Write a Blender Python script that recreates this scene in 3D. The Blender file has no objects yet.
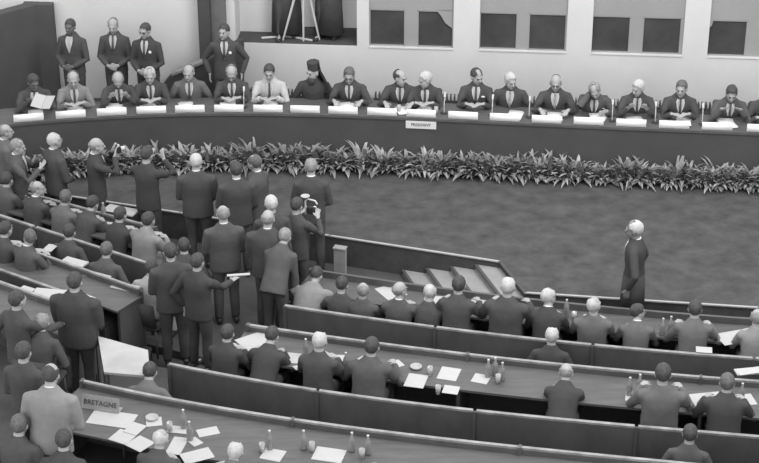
import bpy, bmesh, math, random
import numpy as np
from mathutils import Vector, Matrix, noise
random.seed(7)
R = math.radians
SC = bpy.context.scene
COL = SC.collection

# ------------------------------------------------------------------ camera, light, exposure
CAM_H, FOC, PITCH = 12.0, 1820.0, R(27)
cam = bpy.data.objects.new('camera', bpy.data.cameras.new('camera'))
cam.location = (0, 0, CAM_H); cam.rotation_euler = (R(90) - PITCH, 0, 0)
cam.data.sensor_width = 36.0; cam.data.lens = FOC * 36.0 / 759.0
cam.data.clip_end = 200
COL.objects.link(cam); SC.camera = cam

world = bpy.data.worlds.new('hall_ambient'); SC.world = world
world.use_nodes = True
world.node_tree.nodes['Background'].inputs[0].default_value = (1, 1, 1, 1)
world.node_tree.nodes['Background'].inputs[1].default_value = 1.15

def area(name, loc, target, sx, sy, power):
    l = bpy.data.lights.new(name, 'AREA'); l.shape = 'RECTANGLE'; l.size = sx; l.size_y = sy; l.energy = power
    o = bpy.data.objects.new(name, l); COL.objects.link(o); o.location = loc
    o.rotation_euler = (Vector(target) - Vector(loc)).to_track_quat('-Z', 'Y').to_euler()
    return o
area('hall_ceiling_light', (1.5, 20.5, 13.0), (1.2, 21.0, 0), 9, 5, 380)
area('stage_flood_light', (5.5, 17.5, 11.5), (3.6, 28.0, 1.4), 4, 2, 560)

SC.view_settings.view_transform = 'Standard'; SC.view_settings.look = 'None'
SC.view_settings.gamma = 1.0; SC.view_settings.use_curve_mapping = False
SC.view_settings.exposure = 0.34

# ------------------------------------------------------------------ helpers
def at(px, py, z):
    x = (px - 379.5) / FOC; y = -(py - 231.5) / FOC
    d = Vector((x, math.cos(PITCH) + y * math.sin(PITCH), -math.sin(PITCH) + y * math.cos(PITCH)))
    t = (z - CAM_H) / d.z
    return Vector((d.x * t, d.y * t, z))

def pj(p):
    v = (p[0], p[1], p[2] - CAM_H)
    zc = v[1] * math.cos(PITCH) - v[2] * math.sin(PITCH); u = v[1] * math.sin(PITCH) + v[2] * math.cos(PITCH)
    return (379.5 + FOC * v[0] / zc, 231.5 - FOC * u / zc)

_mats = {}
def mat(name, g, rough=0.7, var=0.12, scale=6.0, spec=0.3, stretch=None, trans=0.0, bump=0.0):
    if name in _mats: return _mats[name]
    m = bpy.data.materials.new(name); m.use_nodes = True
    nt = m.node_tree; b = nt.nodes['Principled BSDF']
    b.inputs['Roughness'].default_value = rough
    b.inputs['Specular IOR Level'].default_value = spec
    if trans: b.inputs['Transmission Weight'].default_value = trans
    tc = nt.nodes.new('ShaderNodeTexCoord'); mp = nt.nodes.new('ShaderNodeMapping')
    nz = nt.nodes.new('ShaderNodeTexNoise'); nz.inputs['Scale'].default_value = scale; nz.inputs['Detail'].default_value = 6; nz.inputs['Roughness'].default_value = 0.62
    if stretch: mp.inputs['Scale'].default_value = stretch
    rp = nt.nodes.new('ShaderNodeValToRGB')
    lo, hi = g * (1 - var), min(1, g * (1 + var))
    rp.color_ramp.elements[0].position = 0.3; rp.color_ramp.elements[1].position = 0.7
    rp.color_ramp.elements[0].color = (lo, lo, lo, 1); rp.color_ramp.elements[1].color = (hi, hi, hi, 1)
    nt.links.new(tc.outputs['Object'], mp.inputs[0]); nt.links.new(mp.outputs[0], nz.inputs['Vector'])
    nt.links.new(nz.outputs['Fac'], rp.inputs[0]); nt.links.new(rp.outputs[0], b.inputs['Base Color'])
    if bump:
        bp = nt.nodes.new('ShaderNodeBump'); bp.inputs['Strength'].default_value = bump; bp.inputs['Distance'].default_value = 0.01
        nt.links.new(nz.outputs['Fac'], bp.inputs['Height']); nt.links.new(bp.outputs[0], b.inputs['Normal'])
    _mats[name] = m
    return m

def to_mesh(bm, name='mesh', smooth=True):
    bmesh.ops.recalc_face_normals(bm, faces=bm.faces)
    me = bpy.data.meshes.new(name); bm.to_mesh(me); bm.free()
    if smooth: me.polygons.foreach_set('use_smooth', [True] * len(me.polygons))
    return me

def obj(name, me, m, parent=None, **props):
    if isinstance(me, bmesh.types.BMesh): me = to_mesh(me, name, props.pop('smooth', False))
    props.pop('smooth', None)
    o = bpy.data.objects.new(name, me); COL.objects.link(o)
    if parent is not None: o.parent = parent
    if len(me.materials) == 0: me.materials.append(None)
    o.material_slots[0].link = 'OBJECT'; o.material_slots[0].material = m
    for k, v in props.items(): o[k] = v
    return o

def thing(name, label, cat, loc=(0, 0, 0), rz=0.0, group=None, scale=1.0):
    o = bpy.data.objects.new(name, None); COL.objects.link(o)
    o.empty_display_size = 0.1
    o.location = loc; o.rotation_euler = (0, 0, rz); o.scale = (scale,) * 3
    o['label'] = label; o['category'] = cat
    if group: o['group'] = group
    return o

def single(name, me, m, label, cat, loc=(0, 0, 0), rz=0.0, group=None, smooth=False):
    o = obj(name, me, m, smooth=smooth); o.location = loc; o.rotation_euler = (0, 0, rz)
    o['label'] = label; o['category'] = cat
    if group: o['group'] = group
    return o

def struct(name, me, m, smooth=False):
    return obj(name, me, m, kind='structure', smooth=smooth)

def box(bm, c, s, rot=None, bevel=0.0):
    M = Matrix.Translation(c) @ (rot.to_4x4() if rot else Matrix.Identity(4)) @ Matrix.Diagonal((s[0], s[1], s[2], 1))
    r = bmesh.ops.create_cube(bm, size=1.0, matrix=M)
    if bevel:
        es = list({e for v in r['verts'] for e in v.link_edges})
        bmesh.ops.bevel(bm, geom=es, offset=bevel, segments=2, affect='EDGES')

def ball(bm, c, r, rot=None, M=None, seg=14):
    T = Matrix.Translation(c) @ (rot.to_4x4() if rot else Matrix.Identity(4)) @ Matrix.Diagonal((r[0], r[1], r[2], 1))
    if M is not None: T = M @ T
    bmesh.ops.create_uvsphere(bm, u_segments=seg, v_segments=max(6, seg * 2 // 3), radius=1.0, matrix=T)

def tube(bm, pts, rads, seg=10, ref=None, M=None, cap=0.5):
    """closed, round-ended tube through pts; a radius is a number or (across ref, along ref)"""
    pts = [Vector(p) for p in pts]; n = len(pts); rings = []
    P, Q = [], []
    for i in range(n):
        r = rads[i] if isinstance(rads, (list, tuple)) else rads
        if not isinstance(r, (list, tuple)): r = (r, r)
        d = (pts[min(i + 1, n - 1)] - pts[max(i - 1, 0)]).normalized()
        if i == 0 and cap: P.append(pts[0] - d * min(r) * cap); Q.append((d, r[0] * .6, r[1] * .6))
        P.append(pts[i]); Q.append((d, r[0], r[1]))
        if i == n - 1 and cap: P.append(pts[i] + d * min(r) * cap); Q.append((d, r[0] * .6, r[1] * .6))
    for p, (d, a, b) in zip(P, Q):
        u = Vector(ref) if ref is not None else (Vector((0, 1, 0)) if abs(d.y) < .9 else Vector((1, 0, 0)))
        u = u - d * u.dot(d)
        if u.length < 1e-4: u = d.orthogonal()
        u.normalize(); w = d.cross(u)
        rings.append([bm.verts.new((M @ (p + w * a * math.cos(t) + u * b * math.sin(t))) if M is not None else p + w * a * math.cos(t) + u * b * math.sin(t))
                      for t in [2 * math.pi * k / seg for k in range(seg)]])
    for r0, r1 in zip(rings, rings[1:]):
        for k in range(seg): bm.faces.new((r0[k], r0[(k + 1) % seg], r1[(k + 1) % seg], r1[k]))
    bm.faces.new(rings[0][::-1]); bm.faces.new(rings[-1])

def lathe(bm, prof, seg=12, c=(0, 0, 0)):
    rings = []
    for r, z in prof:
        rings.append([bm.verts.new((c[0] + r * math.cos(2 * math.pi * k / seg), c[1] + r * math.sin(2 * math.pi * k / seg), c[2] + z)) for k in range(seg)])
    for r0, r1 in zip(rings, rings[1:]):
        for k in range(seg): bm.faces.new((r0[k], r0[(k + 1) % seg], r1[(k + 1) % seg], r1[k]))
    bm.faces.new(rings[0][::-1]); bm.faces.new(rings[-1])

def prism(bm, poly, z0, z1):
    a = [bm.verts.new((p[0], p[1], z0)) for p in poly]; b = [bm.verts.new((p[0], p[1], z1)) for p in poly]
    n = len(poly)
    bm.faces.new(a[::-1]); bm.faces.new(b)
    for i in range(n): bm.faces.new((a[i], a[(i + 1) % n], b[(i + 1) % n], b[i]))

class Curve:
    """a plan curve y(x), smooth through measured points, straight beyond its ends"""
    def __init__(self, pts, deg=3):
        xs = [p[0] for p in pts]; ys = [p[1] for p in pts]
        self.x0, self.x1 = min(xs), max(xs); self.c = np.polyfit(xs, ys, deg)
        self.d = np.polyder(self.c)
    def y(self, x):
        q = min(max(x, self.x0), self.x1)
        return float(np.polyval(self.c, q) + np.polyval(self.d, q) * (x - q))
    def n(self, x):
        q = min(max(x, self.x0), self.x1); v = Vector((-float(np.polyval(self.d, q)), 1.0)); return v.normalized()
    def p(self, x, off=0.0):
        n = self.n(x); return Vector((x + n.x * off, self.y(x) + n.y * off))

def strip(bm, cur, d0, d1, z0, z1, xa, xb, step=0.3):
    """solid band following a curve between two offsets"""
    n = max(2, int(abs(xb - xa) / step) + 1)
    xs = [xa + (xb - xa) * i / (n - 1) for i in range(n)]
    V = []
    for x in xs:
        p, q = cur.p(x, d0), cur.p(x, d1)
        V.append([bm.verts.new((p.x, p.y, z0)), bm.verts.new((q.x, q.y, z0)), bm.verts.new((q.x, q.y, z1)), bm.verts.new((p.x, p.y, z1))])
    for a, b in zip(V, V[1:]):
        for k in range(4): bm.faces.new((a[k], a[(k + 1) % 4], b[(k + 1) % 4], b[k]))
    bm.faces.new(V[0][::-1]); bm.faces.new(V[-1])

def remesh(bm, voxel, smooth=2):
    me = to_mesh(bm, 'tmp'); o = bpy.data.objects.new('tmp', me); COL.objects.link(o)
    m = o.modifiers.new('r', 'REMESH'); m.mode = 'VOXEL'; m.voxel_size = voxel; m.use_smooth_shade = True
    if smooth:
        s = o.modifiers.new('s', 'SMOOTH'); s.iterations = smooth; s.factor = 0.5
    dg = bpy.context.evaluated_depsgraph_get()
    out = bpy.data.meshes.new_from_object(o.evaluated_get(dg), depsgraph=dg)
    bpy.data.objects.remove(o); bpy.data.meshes.remove(me)
    return out

# ------------------------------------------------------------------ materials (the photograph is black and white)
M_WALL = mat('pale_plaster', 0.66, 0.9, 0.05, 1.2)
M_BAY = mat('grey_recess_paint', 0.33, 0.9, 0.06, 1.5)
M_GLASS = mat('dark_window_glass', 0.07, 0.15, 0.25, 2.0, 0.5)
M_DARKWALL = mat('dark_side_panelling', 0.085, 0.9, 0.12, 1.5)
M_CARPET = mat('mottled_carpet', 0.080, 0.95, 0.30, 3.2, 0.1, (1.0, 1.1, 1), bump=0.4)
M_FLOOR = mat('dark_tier_carpet', 0.085, 0.95, 0.15, 3.0, 0.1)
M_WOOD = mat('dark_wood', 0.10, 0.5, 0.18, 2.5, 0.35, (1, 6, 1))
M_RAIL = mat('worn_wood_rail', 0.27, 0.45, 0.4, 5.0, 0.4)
M_FASCIA = mat('dark_table_front', 0.075, 0.7, 0.12, 2.0)
M_EDGE = mat('pale_metal_edging', 0.42, 0.5, 0.1, 8.0)
M_TREAD = mat('stair_tread_carpet', 0.27, 0.9, 0.12, 4.0)
M_PAPER = mat('white_paper', 0.46, 0.85, 0.03, 9.0, 0.2)
M_CARD = mat('white_card', 0.85, 0.85, 0.03, 9.0, 0.2)
M_INK = mat('dark_ink', 0.06, 0.8, 0.05)
M_GREY_INK = mat('grey_ink', 0.25, 0.8, 0.05)
M_PLATE = mat('grey_card', 0.30, 0.8, 0.15, 12.0)
M_LEAF = mat('plant_leaf', 0.24, 0.5, 0.55, 9.0, 0.4)
M_LEAF2 = mat('plant_leaf_pale', 0.34, 0.5, 0.5, 9.0, 0.4)
M_SOIL = mat('planting_soil', 0.05, 0.95, 0.3, 20.0)
M_SKIN = mat('skin', 0.36, 0.55, 0.06, 10.0, 0.35)
M_SKIN_DIM = mat('shade_dimmed_skin', 0.13, 0.5, 0.06, 10.0, 0.4)  # skin darkened to put the shade at the left end into its colour
M_EYE = mat('eye', 0.05, 0.3, 0.05)
M_LIP = mat('lips', 0.2, 0.6, 0.05)
M_BROW = mat('eyebrow_hair', 0.1, 0.9, 0.05)
M_SHIRT = mat('white_shirt', 0.75, 0.8, 0.03)
M_TIE = mat('dark_tie', 0.08, 0.6, 0.2, 30)
M_STRIPE = mat('striped_tie', 0.3, 0.6, 0.8, 45)
M_SHOE = mat('black_leather', 0.04, 0.3, 0.05)
M_METAL = mat('pale_metal', 0.6, 0.35, 0.1)
M_BLACK = mat('black_plastic', 0.04, 0.4, 0.05)
M_CLEAR = mat('clear_glass', 0.75, 0.1, 0.05, spec=0.6, trans=0.45)
M_BOTTLE = mat('bottle_glass', 0.3, 0.12, 0.1, spec=0.6, trans=0.2)
HAIR = {'dark': mat('dark_hair', 0.065, 0.7, 0.3, 30), 'grey': mat('grey_hair', 0.26, 0.8, 0.25, 30), 'white': mat('white_hair', 0.48, 0.85, 0.15, 30),
        'brown': mat('mid_hair', 0.12, 0.7, 0.3, 30)}
SUIT = {'dark': mat('dark_suit_cloth', 0.08, 0.9, 0.12, 8, 0.1), 'black': mat('black_suit_cloth', 0.066, 0.9, 0.1, 8, 0.1),
        'char': mat('charcoal_suit_cloth', 0.10, 0.9, 0.12, 8, 0.1), 'mid': mat('mid_grey_suit_cloth', 0.14, 0.9, 0.12, 8, 0.1),
        'grey': mat('grey_suit_cloth', 0.24, 0.9, 0.12, 8, 0.1), 'light': mat('light_grey_suit_cloth', 0.36, 0.9, 0.08, 8, 0.1),
        'white': mat('white_suit_cloth', 0.50, 0.9, 0.06, 8, 0.1)}

# ------------------------------------------------------------------ people
TORSO = [(-.16, .190, .132), (0, .182, .128), (.15, .170, .120), (.30, .182, .132), (.37, .180, .124), (.42, .152, .112), (.455, .118, .096), (.49, .088, .082), (.52, .068, .072)]
def tor(z):
    for (a, ax, ay), (b, bx, by) in zip(TORSO, TORSO[1:]):
        if z <= b:
            t = max(0, (z - a) / (b - a)); return ax + (bx - ax) * t, ay + (by - ay) * t
    return TORSO[-1][1:]

def ik(S, T, l1, l2, pole):
    v = T - S; d = min(v.length, (l1 + l2) * .995); T = S + v.normalized() * d
    u = v.normalized(); a = (l1 * l1 - l2 * l2 + d * d) / (2 * d); h = math.sqrt(max(0, l1 * l1 - a * a))
    p = Vector(pole); p = (p - u * p.dot(u)).normalized()
    return S + u * a + p * h, T

HANDS = {  # wrist targets (right, left), hand direction, palm normal; x right, y forward, z from the floor
    'desk': (((.20, .40, .83), (-.20, .38, .83)), ((-.35, .8, -.1), (.35, .8, -.1)), (0, 0, -1)),
    'fold': (((.12, .36, .83), (-.12, .36, .84)), ((-.85, .45, 0), (.85, .45, 0)), (0, 0, -1)),
    'lap': (((.16, .24, .68), (-.16, .24, .68)), ((-.4, .8, -.1), (.4, .8, -.1)), (0, 0, -1)),
    'face': (((.07, .24, 1.06), (-.18, .36, .83)), ((-.1, -.1, 1), (.6, .7, 0)), (0, -1, 0)),
    'read': (((.13, .38, .91), (-.13, .38, .91)), ((-.3, .6, .5), (.3, .6, .5)), (0, -.4, .9)),
    'write': (((.12, .42, .83), (-.22, .36, .83)), ((-.5, .7, -.2), (.6, .6, 0)), (0, 0, -1)),
    'sides': (((.25, .03, .86), (-.25, .03, .86)), ((0, .1, -1), (0, .1, -1)), (0, 0, 0)),
    'front': (((.08, .22, .96), (-.08, .22, .97)), ((-.9, .2, -.3), (.9, .2, -.3)), (0, -1, 0)),
    'back': (((.07, -.19, .92), (-.07, -.19, .93)), ((-.8, -.1, -.4), (.8, -.1, -.4)), (0, 1, 0)),
    'hold': (((.15, .34, 1.28), (-.14, .34, 1.28)), ((-.4, .6, .6), (.4, .6, .6)), (0, .2, 1)),
    'camera': (((.12, .26, 1.44), (-.12, .26, 1.42)), ((-.4, .3, .9), (.4, .3, .9)), (0, 1, 0)),
    'reach': (((.18, .50, 1.12), (-.25, .03, .86)), ((0, 1, .1), (0, .1, -1)), (0, 0, -1)),
    'papers': (((.13, .38, .95), (-.13, .38, .95)), ((-.3, .8, .3), (.3, .8, .3)), (0, .3, .9)),
}

def hand(bm, W, d, nrm, side, M=None):
    """palm, four bent fingers of unequal length and a thumb; side = +1 right, -1 left"""
    d = Vector(d).normalized(); n = Vector(nrm)
    if n.length < .1: n = Vector((-side, 0, 0))
    n = (n - d * n.dot(d))
    if n.length < .1: n = d.orthogonal()
    n.normalize(); w = d.cross(n) * 1.0
    tube(bm, [W - d * .02, W + d * .03, W + d * .085], [(.026, .02), (.036, .016), (.040, .014)], 8, ref=n, M=M)
    for k, (o, L) in enumerate([(-.030, .062), (-.010, .074), (.011, .070), (.031, .054)]):
        a = W + d * .082 + w * o; b = a + d * L * .5 + w * o * .15 + n * .006; c = b + (d * .8 + n * .55).normalized() * L * .5
        tube(bm, [a, b, c], [.0098, .0094, .0082], 6, ref=n, M=M)
    # the thumb leaves the side of the palm nearest the body's midline when the palm faces down
    s = 1 if w.x * side < 0 else -1
    a = W + d * .03 + w * s * .028; b = a + (d * .6 + w * s * .7).normalized() * .042; c = b + (d * .9 + w * s * .2 + n * .2).normalized() * .032
    tube(bm, [a, b, c], [.0125, .0115, .0095], 6, ref=n, M=M)

_person = {}
def person_meshes(sit, hipz, lean, twist, yaw, pitch, roll, hands, detail, broad, stride):
    key = (sit, hipz, lean, twist, yaw, pitch, roll, hands, detail, broad, stride)
    if key in _person: return _person[key]
    hip = Vector((0, 0, hipz))
    U = Matrix.Translation(hip) @ Matrix.Rotation(R(twist), 4, 'Z') @ Matrix.Rotation(-R(lean), 4, 'X')
    hc = U @ Vector((0, .040, .615))
    HM = Matrix.Translation(hc) @ Matrix.Rotation(R(yaw + twist), 4, 'Z') @ Matrix.Rotation(-R(pitch), 4, 'X') @ Matrix.Rotation(R(roll), 4, 'Y')
    B = broad
    arms = []
    (tr, tl), (dr, dl), nn = HANDS[hands]
    for s, T, d in ((1, tr, dr), (-1, tl, dl)):
        S = U @ Vector((s * .178 * B, 0, .385)); T = Vector(T)
        if sit: T = T + Vector((0, 0, hipz - .55)) * 1.0
        pole = (s * .7, -.35, -1) if hands not in ('hold', 'camera', 'face') else (s * .8, -.1, -1)
        E, T = ik(S, T, .30, .26, pole)
        arms.append((s, S, E, T, Vector(d)))
    legs = []
    for s in (1, -1):
        if sit:
            k = min(hipz - .08, .50)
            legs.append((s, [(s * .09, .0, hipz - .01), (s * .115, .22, hipz - .005), (s * .13, .44, k + .02), (s * .13, .45, k * .5), (s * .13, .42, .09)]))
        else:
            legs.append((s, [(s * .085, 0, hipz - .02), (s * .095, stride * s * .08 + .01, hipz * .75), (s * .10, stride * s * .13 + .02, hipz * .52), (s * .105, stride * s * .14, hipz * .3), (s * .11, stride * s * .16, .09)]))
    # body: one continuous surface
    bm = bmesh.new()
    ball(bm, (0, -.014, .028), (.077, .096, .092), M=HM)
    ball(bm, (0, .022, -.030), (.064, .072, .086), M=HM)
    ball(bm, (0, .055, -.094), (.028, .028, .024), M=HM, seg=10)
    ball(bm, (0, .080, .024), (.046, .014, .011), M=HM, seg=10)
    tube(bm, [(0, .088, .012), (0, .104, -.012), (0, .110, -.028)], [.009, .012, .016], 8, M=HM)
    for s in (1, -1): ball(bm, (s * .078, -.008, -.008), (.012, .024, .034), M=HM, seg=10)
    nb = U @ Vector((0, -.005, .47))
    tube(bm, [nb, (nb + hc) / 2 + Vector((0, 0, -.01)), hc + Vector((0, -.01, -.03))], [.062, .056, .056], 12)
    for (z0, rx, ry) in [(0, .15, .10), (.18, .135, .09), (.33, .115, .075)]:
        ball(bm, (0, 0, z0), (rx, ry, .14), M=U, seg=12)
    for s, S, E, T, d in arms:
        tube(bm, [S - Vector((s * .10, 0, .03)), S - Vector((s * .02, 0, .01)), (S + E) / 2, E, (E + T) / 2, T], [.04, .036, .036, .032, .033, .026], 10)
        hand(bm, T, d, nn, s)
    for s, L in legs: tube(bm, L, [.085, .075, .056, .054, .036], 10)
    for s, L in legs: ball(bm, Vector(L[-1]) + Vector((0, .05, -.045)), (.036, .11, .035), seg=8)
    body = remesh(bm, 0.0095 if detail else 0.0125, 1)
    # jacket
    bm = bmesh.new()
    hem = -.05 if sit else -.16
    rings = [t for t in TORSO if t[0] > hem + .01]; rings = [(hem, *tor(hem))] + rings
    tube(bm, [(0, 0, t[0]) for t in rings], [(t[1] * B, t[2] * (B + 1) / 2) for t in rings], 20, ref=(0, 1, 0), M=U, cap=0.01)
    for s, S, E, T, d in arms:
        tube(bm, [S + Vector((-s * .06, 0, .02)), S, (S + E) / 2, E, (E + T) / 2, T - (T - E).normalized() * .015], [.050 * B, .062 * B, .058 * B, .053, .048, .042], 12, cap=.15)
    for s in (1, -1):   # lapels
        tube(bm, [(s * .022, .126, .18), (s * .070, .118, .34), (s * .078, .072, .44)], [(.010, .006), (.020, .006), (.012, .010)], 8, ref=(0, 1, 0), M=U)
    jacket = remesh(bm, 0.012 if detail else 0.018, 2)
    bm = bmesh.new()
    for s, L in legs: tube(bm, L[:-1] + [Vector(L[-1]) + Vector((0, 0, .0))], [.098, .090, .070, .066, .058], 12, cap=.1)
    ball(bm, hip + Vector((0, 0, -.01)), (.172, .118, .10 if sit else .12))
    trousers = remesh(bm, 0.018, 2)
    # shirt front with collar, and tie
    bm = bmesh.new()
    Z = [.22, .28, .33, .38, .43, .475]
    for off, wf, store in ((.013, (.004, .024, .042, .055, .062, .050), 'shirt'),):
        rows = []
        for z, w in zip(Z, wf):
            rx, ry = tor(z); rows.append([bm.verts.new(U @ Vector((w * q, ry * math.sqrt(max(0, 1 - (w * q / rx) ** 2)) + off - (.004 if z > .47 else 0), z))) for q in (-1, -.5, 0, .5, 1)])
        for r0, r1 in zip(rows, rows[1:]):
            for k in range(4): bm.faces.new((r0[k], r0[k + 1], r1[k + 1], r1[k]))
    bmesh.ops.solidify(bm, geom=bm.faces[:], thickness=.006)
    # collar ring
    c0 = U @ Vector((0, .0, .487)); ax = (hc - c0).normalized()
    tube(bm, [c0, c0 + ax * .026], [.069, .063], 14, cap=0)
    shirt = to_mesh(bm, 'shirt')
    bm = bmesh.new()
    tube(bm, [(0, .148, .23), (0, .152, .31), (0, .132, .41), (0, .102, .475)], [(.019, .004), (.018, .005), (.013, .005), (.016, .008)], 6, ref=(0, 1, 0), M=U)
    tie = to_mesh(bm, 'tie')
    shoes = []
    for s, L in legs:
        bm = bmesh.new(); a = Vector(L[-1])
        tube(bm, [a + Vector((0, -.07, -.045)), a + Vector((0, 0, -.042)), a + Vector((0, .09, -.055)), a + Vector((0, .17, -.062))], [(.036, .042), (.042, .046), (.046, .034), (.036, .024)], 10, ref=(0, 0, 1))
        shoes.append(to_mesh(bm, 'shoe'))
    r = dict(body=body, jacket=jacket, trousers=trousers, shirt=shirt, tie=tie, shoes=shoes, HM=HM, U=U, hc=hc, arms=arms)
    _person[key] = r
    return r

_hair = {}
def hair_mesh(style):
    if style in _hair: return _hair[style]
    bm = bmesh.new()
    bmesh.ops.create_icosphere(bm, subdivisions=4, radius=1.0)
    for v in bm.verts:
        k = 1 + .05 * noise.noise(v.co * 4) + .02 * noise.noise(v.co * 11)
        v.co = Vector((v.co.x * .084 * k, v.co.y * .104 * k - .018, v.co.z * .100 * k + .034))
    def gone(c):
        x, y, z = c
        line = .078 - .02 * abs(x) / .08
        if y > .055 and z < line: return True
        if y > .012 and z < .030: return True
        if y > -.035 + max(0, -z - .03) * -.6 and z < -.012: return True
        if z < -.082: return True
        if style in ('bald', 'ring') and z > (.052 if style == 'bald' else .075) and y > (-.20 if style == 'bald' else -.06): return True
        if style in ('bald', 'ring') and y > .03: return True
        if style == 'thin' and z > .08 and y > -.01 and abs(x) < .035: return True
        return False
    bmesh.ops.delete(bm, geom=[v for v in bm.verts if gone(v.co)], context='VERTS')
    bmesh.ops.recalc_face_normals(bm, faces=bm.faces)
    bmesh.ops.solidify(bm, geom=bm.faces[:], thickness=.007)
    _hair[style] = to_mesh(bm, 'hair'); return _hair[style]

_face = {}
def face_meshes():
    if _face: return _face
    for s, nm in ((1, 'eye_r'), (-1, 'eye_l')):
        bm = bmesh.new(); ball(bm, (s * .030, .0835, .002), (.0125, .008, .007), seg=10); _face[nm] = to_mesh(bm, 'eye')
    bm = bmesh.new()
    for s in (1, -1): tube(bm, [(s * .014, .094, .018), (s * .032, .091, .024), (s * .048, .078, .019)], [.004, .005, .003], 6)
    _face['brow'] = to_mesh(bm, 'eyebrows')
    bm = bmesh.new(); tube(bm, [(-.024, .083, -.062), (0, .094, -.062), (.024, .083, -.062)], [.003, .006, .003], 6); _face['mouth'] = to_mesh(bm, 'mouth')
    bm = bmesh.new()
    for s in (1, -1):
        n = 14; ring = [(s * .031 + .019 * math.cos(2 * math.pi * k / n), .100 - .1 * abs(s * .031 + .019 * math.cos(2 * math.pi * k / n)), .003 + .016 * math.sin(2 * math.pi * k / n)) for k in range(n + 1)]
        tube(bm, ring, .0028, 5, cap=0); tube(bm, [(s * .05, .094, .006), (s * .080, .06, .008), (s * .083, -.005, .006)], .0026, 5)
    tube(bm, [(-.012, .100, .006), (.012, .100, .006)], .0028, 5)
    _face['glasses'] = to_mesh(bm, 'glasses')
    bm = bmesh.new(); bmesh.ops.create_icosphere(bm, subdivisions=3, radius=1)
    for v in bm.verts: v.co = Vector((v.co.x * .062, v.co.y * .055 + .048, v.co.z * .085 - .105))
    bmesh.ops.delete(bm, geom=[v for v in bm.verts if v.co.z > -.045], context='VERTS')
    bmesh.ops.holes_fill(bm, edges=bm.edges[:])
    _face['beard'] = to_mesh(bm, 'beard')
    return _face

def person(label, loc, face, sit=False, hipz=None, lean=0, twist=0, yaw=0, pitch=0, roll=0, hands='sides', hair='full', hc='dark', suit='dark', skin=None,
           tie=True, front=True, detail=False, broad=1.0, s=1.0, group=None, glasses=False, trousers=None, stride=0.0, beard=None, collar=None):
    if collar is None: collar = front
    if hipz is None: hipz = .55 if sit else .93
    m = person_meshes(sit, hipz, lean, twist, yaw, pitch, roll, hands, detail, broad, stride)
    t = thing('person', label, 'person', loc, R(face), group, s)
    sk = skin or M_SKIN
    obj('body', m['body'], sk, t)
    obj('jacket', m['jacket'], SUIT[suit], t)
    obj('trousers', m['trousers'], SUIT[trousers or suit], t)
    if collar or front and collar is not False:
        sh = obj('shirt', m['shirt'], M_SHIRT, t)
        if tie and front: obj('tie', m['tie'], tie if tie is not True else M_TIE, sh)
    for sh in m['shoes']: obj('shoe', sh, M_SHOE, t)
    parts = []
    if hair != 'none': parts.append(('hair', hair_mesh(hair), HAIR[hc]))
    if front:
        f = face_meshes()
        parts += [('eye', f['eye_r'], M_EYE), ('eye', f['eye_l'], M_EYE), ('eyebrows', f['brow'], HAIR[hc] if hc != 'white' else HAIR['grey']), ('mouth', f['mouth'], M_LIP)]
        if glasses: parts.append(('glasses', f['glasses'], M_BLACK))
        if beard: parts.append(('beard', f['beard'], HAIR[beard]))
    for nm, me, mt in parts:
        o = obj(nm, me, mt, t); o.matrix_local = m['HM']
    return t, m

def head_off(sit, hipz, lean, twist, face, s):
    U = Matrix.Translation((0, 0, hipz)) @ Matrix.Rotation(R(twist), 4, 'Z') @ Matrix.Rotation(-R(lean), 4, 'X')
    v = Matrix.Rotation(R(face), 3, 'Z') @ ((U @ Vector((0, .040, .615))) * s)
    return v

def mesh_text(body, size, m, parent, loc, rot, name='lettering', ext=.002):
    c = bpy.data.curves.new(name, 'FONT'); c.body = body; c.size = size; c.extrude = ext; c.align_x = 'CENTER'; c.align_y = 'CENTER'
    o = bpy.data.objects.new(name, c); COL.objects.link(o)
    dg = bpy.context.evaluated_depsgraph_get(); me = bpy.data.meshes.new_from_object(o.evaluated_get(dg), depsgraph=dg)
    bpy.data.objects.remove(o); me.materials.clear()
    t = obj(name, me, m, parent); t.location = loc; t.rotation_euler = rot; return t

def person_at(label, px, py, F, face, **k):
    """stand or seat someone on the floor level F so that the head shows at a pixel"""
    sit = k.get('sit', False); hipz = k.get('hipz') or (.55 if sit else .95); k['hipz'] = hipz
    s = k.get('s', 1.0); v = head_off(sit, hipz, k.get('lean', 0), k.get('twist', 0), face, s)
    p = at(px, py, F + v.z)
    return person(label, (p.x - v.x, p.y - v.y, F), face, **k)

def person_on(label, px, cur, off, F, turn=0, **k):
    """seat someone on a bench that follows a curve; only the picture column is given"""
    k['sit'] = True; hipz = k.get('hipz', .55); k['hipz'] = hipz; s = k.get('s', 1.0)
    base = k.pop('base', 0.0)
    x = (px - 379.5) / 85.0
    for _ in range(25):
        n = cur.n(x); face = math.degrees(math.atan2(-n.x, n.y)) + turn + base
        v = head_off(True, hipz, k.get('lean', 0), k.get('twist', 0), face, s); p = cur.p(x, off)
        q = pj((p.x + v.x, p.y + v.y, F + v.z)); x += (px - q[0]) / 80.0 * .8
    return person(label, (p.x, p.y, F), face, **k), q

# ------------------------------------------------------------------ the hall
F0, F1, F2, F3 = -.45, -.45, -.25, -.05       # corridor and row floors; the stage is at 0
FP = .10                                      # low platform behind the council table

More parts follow.
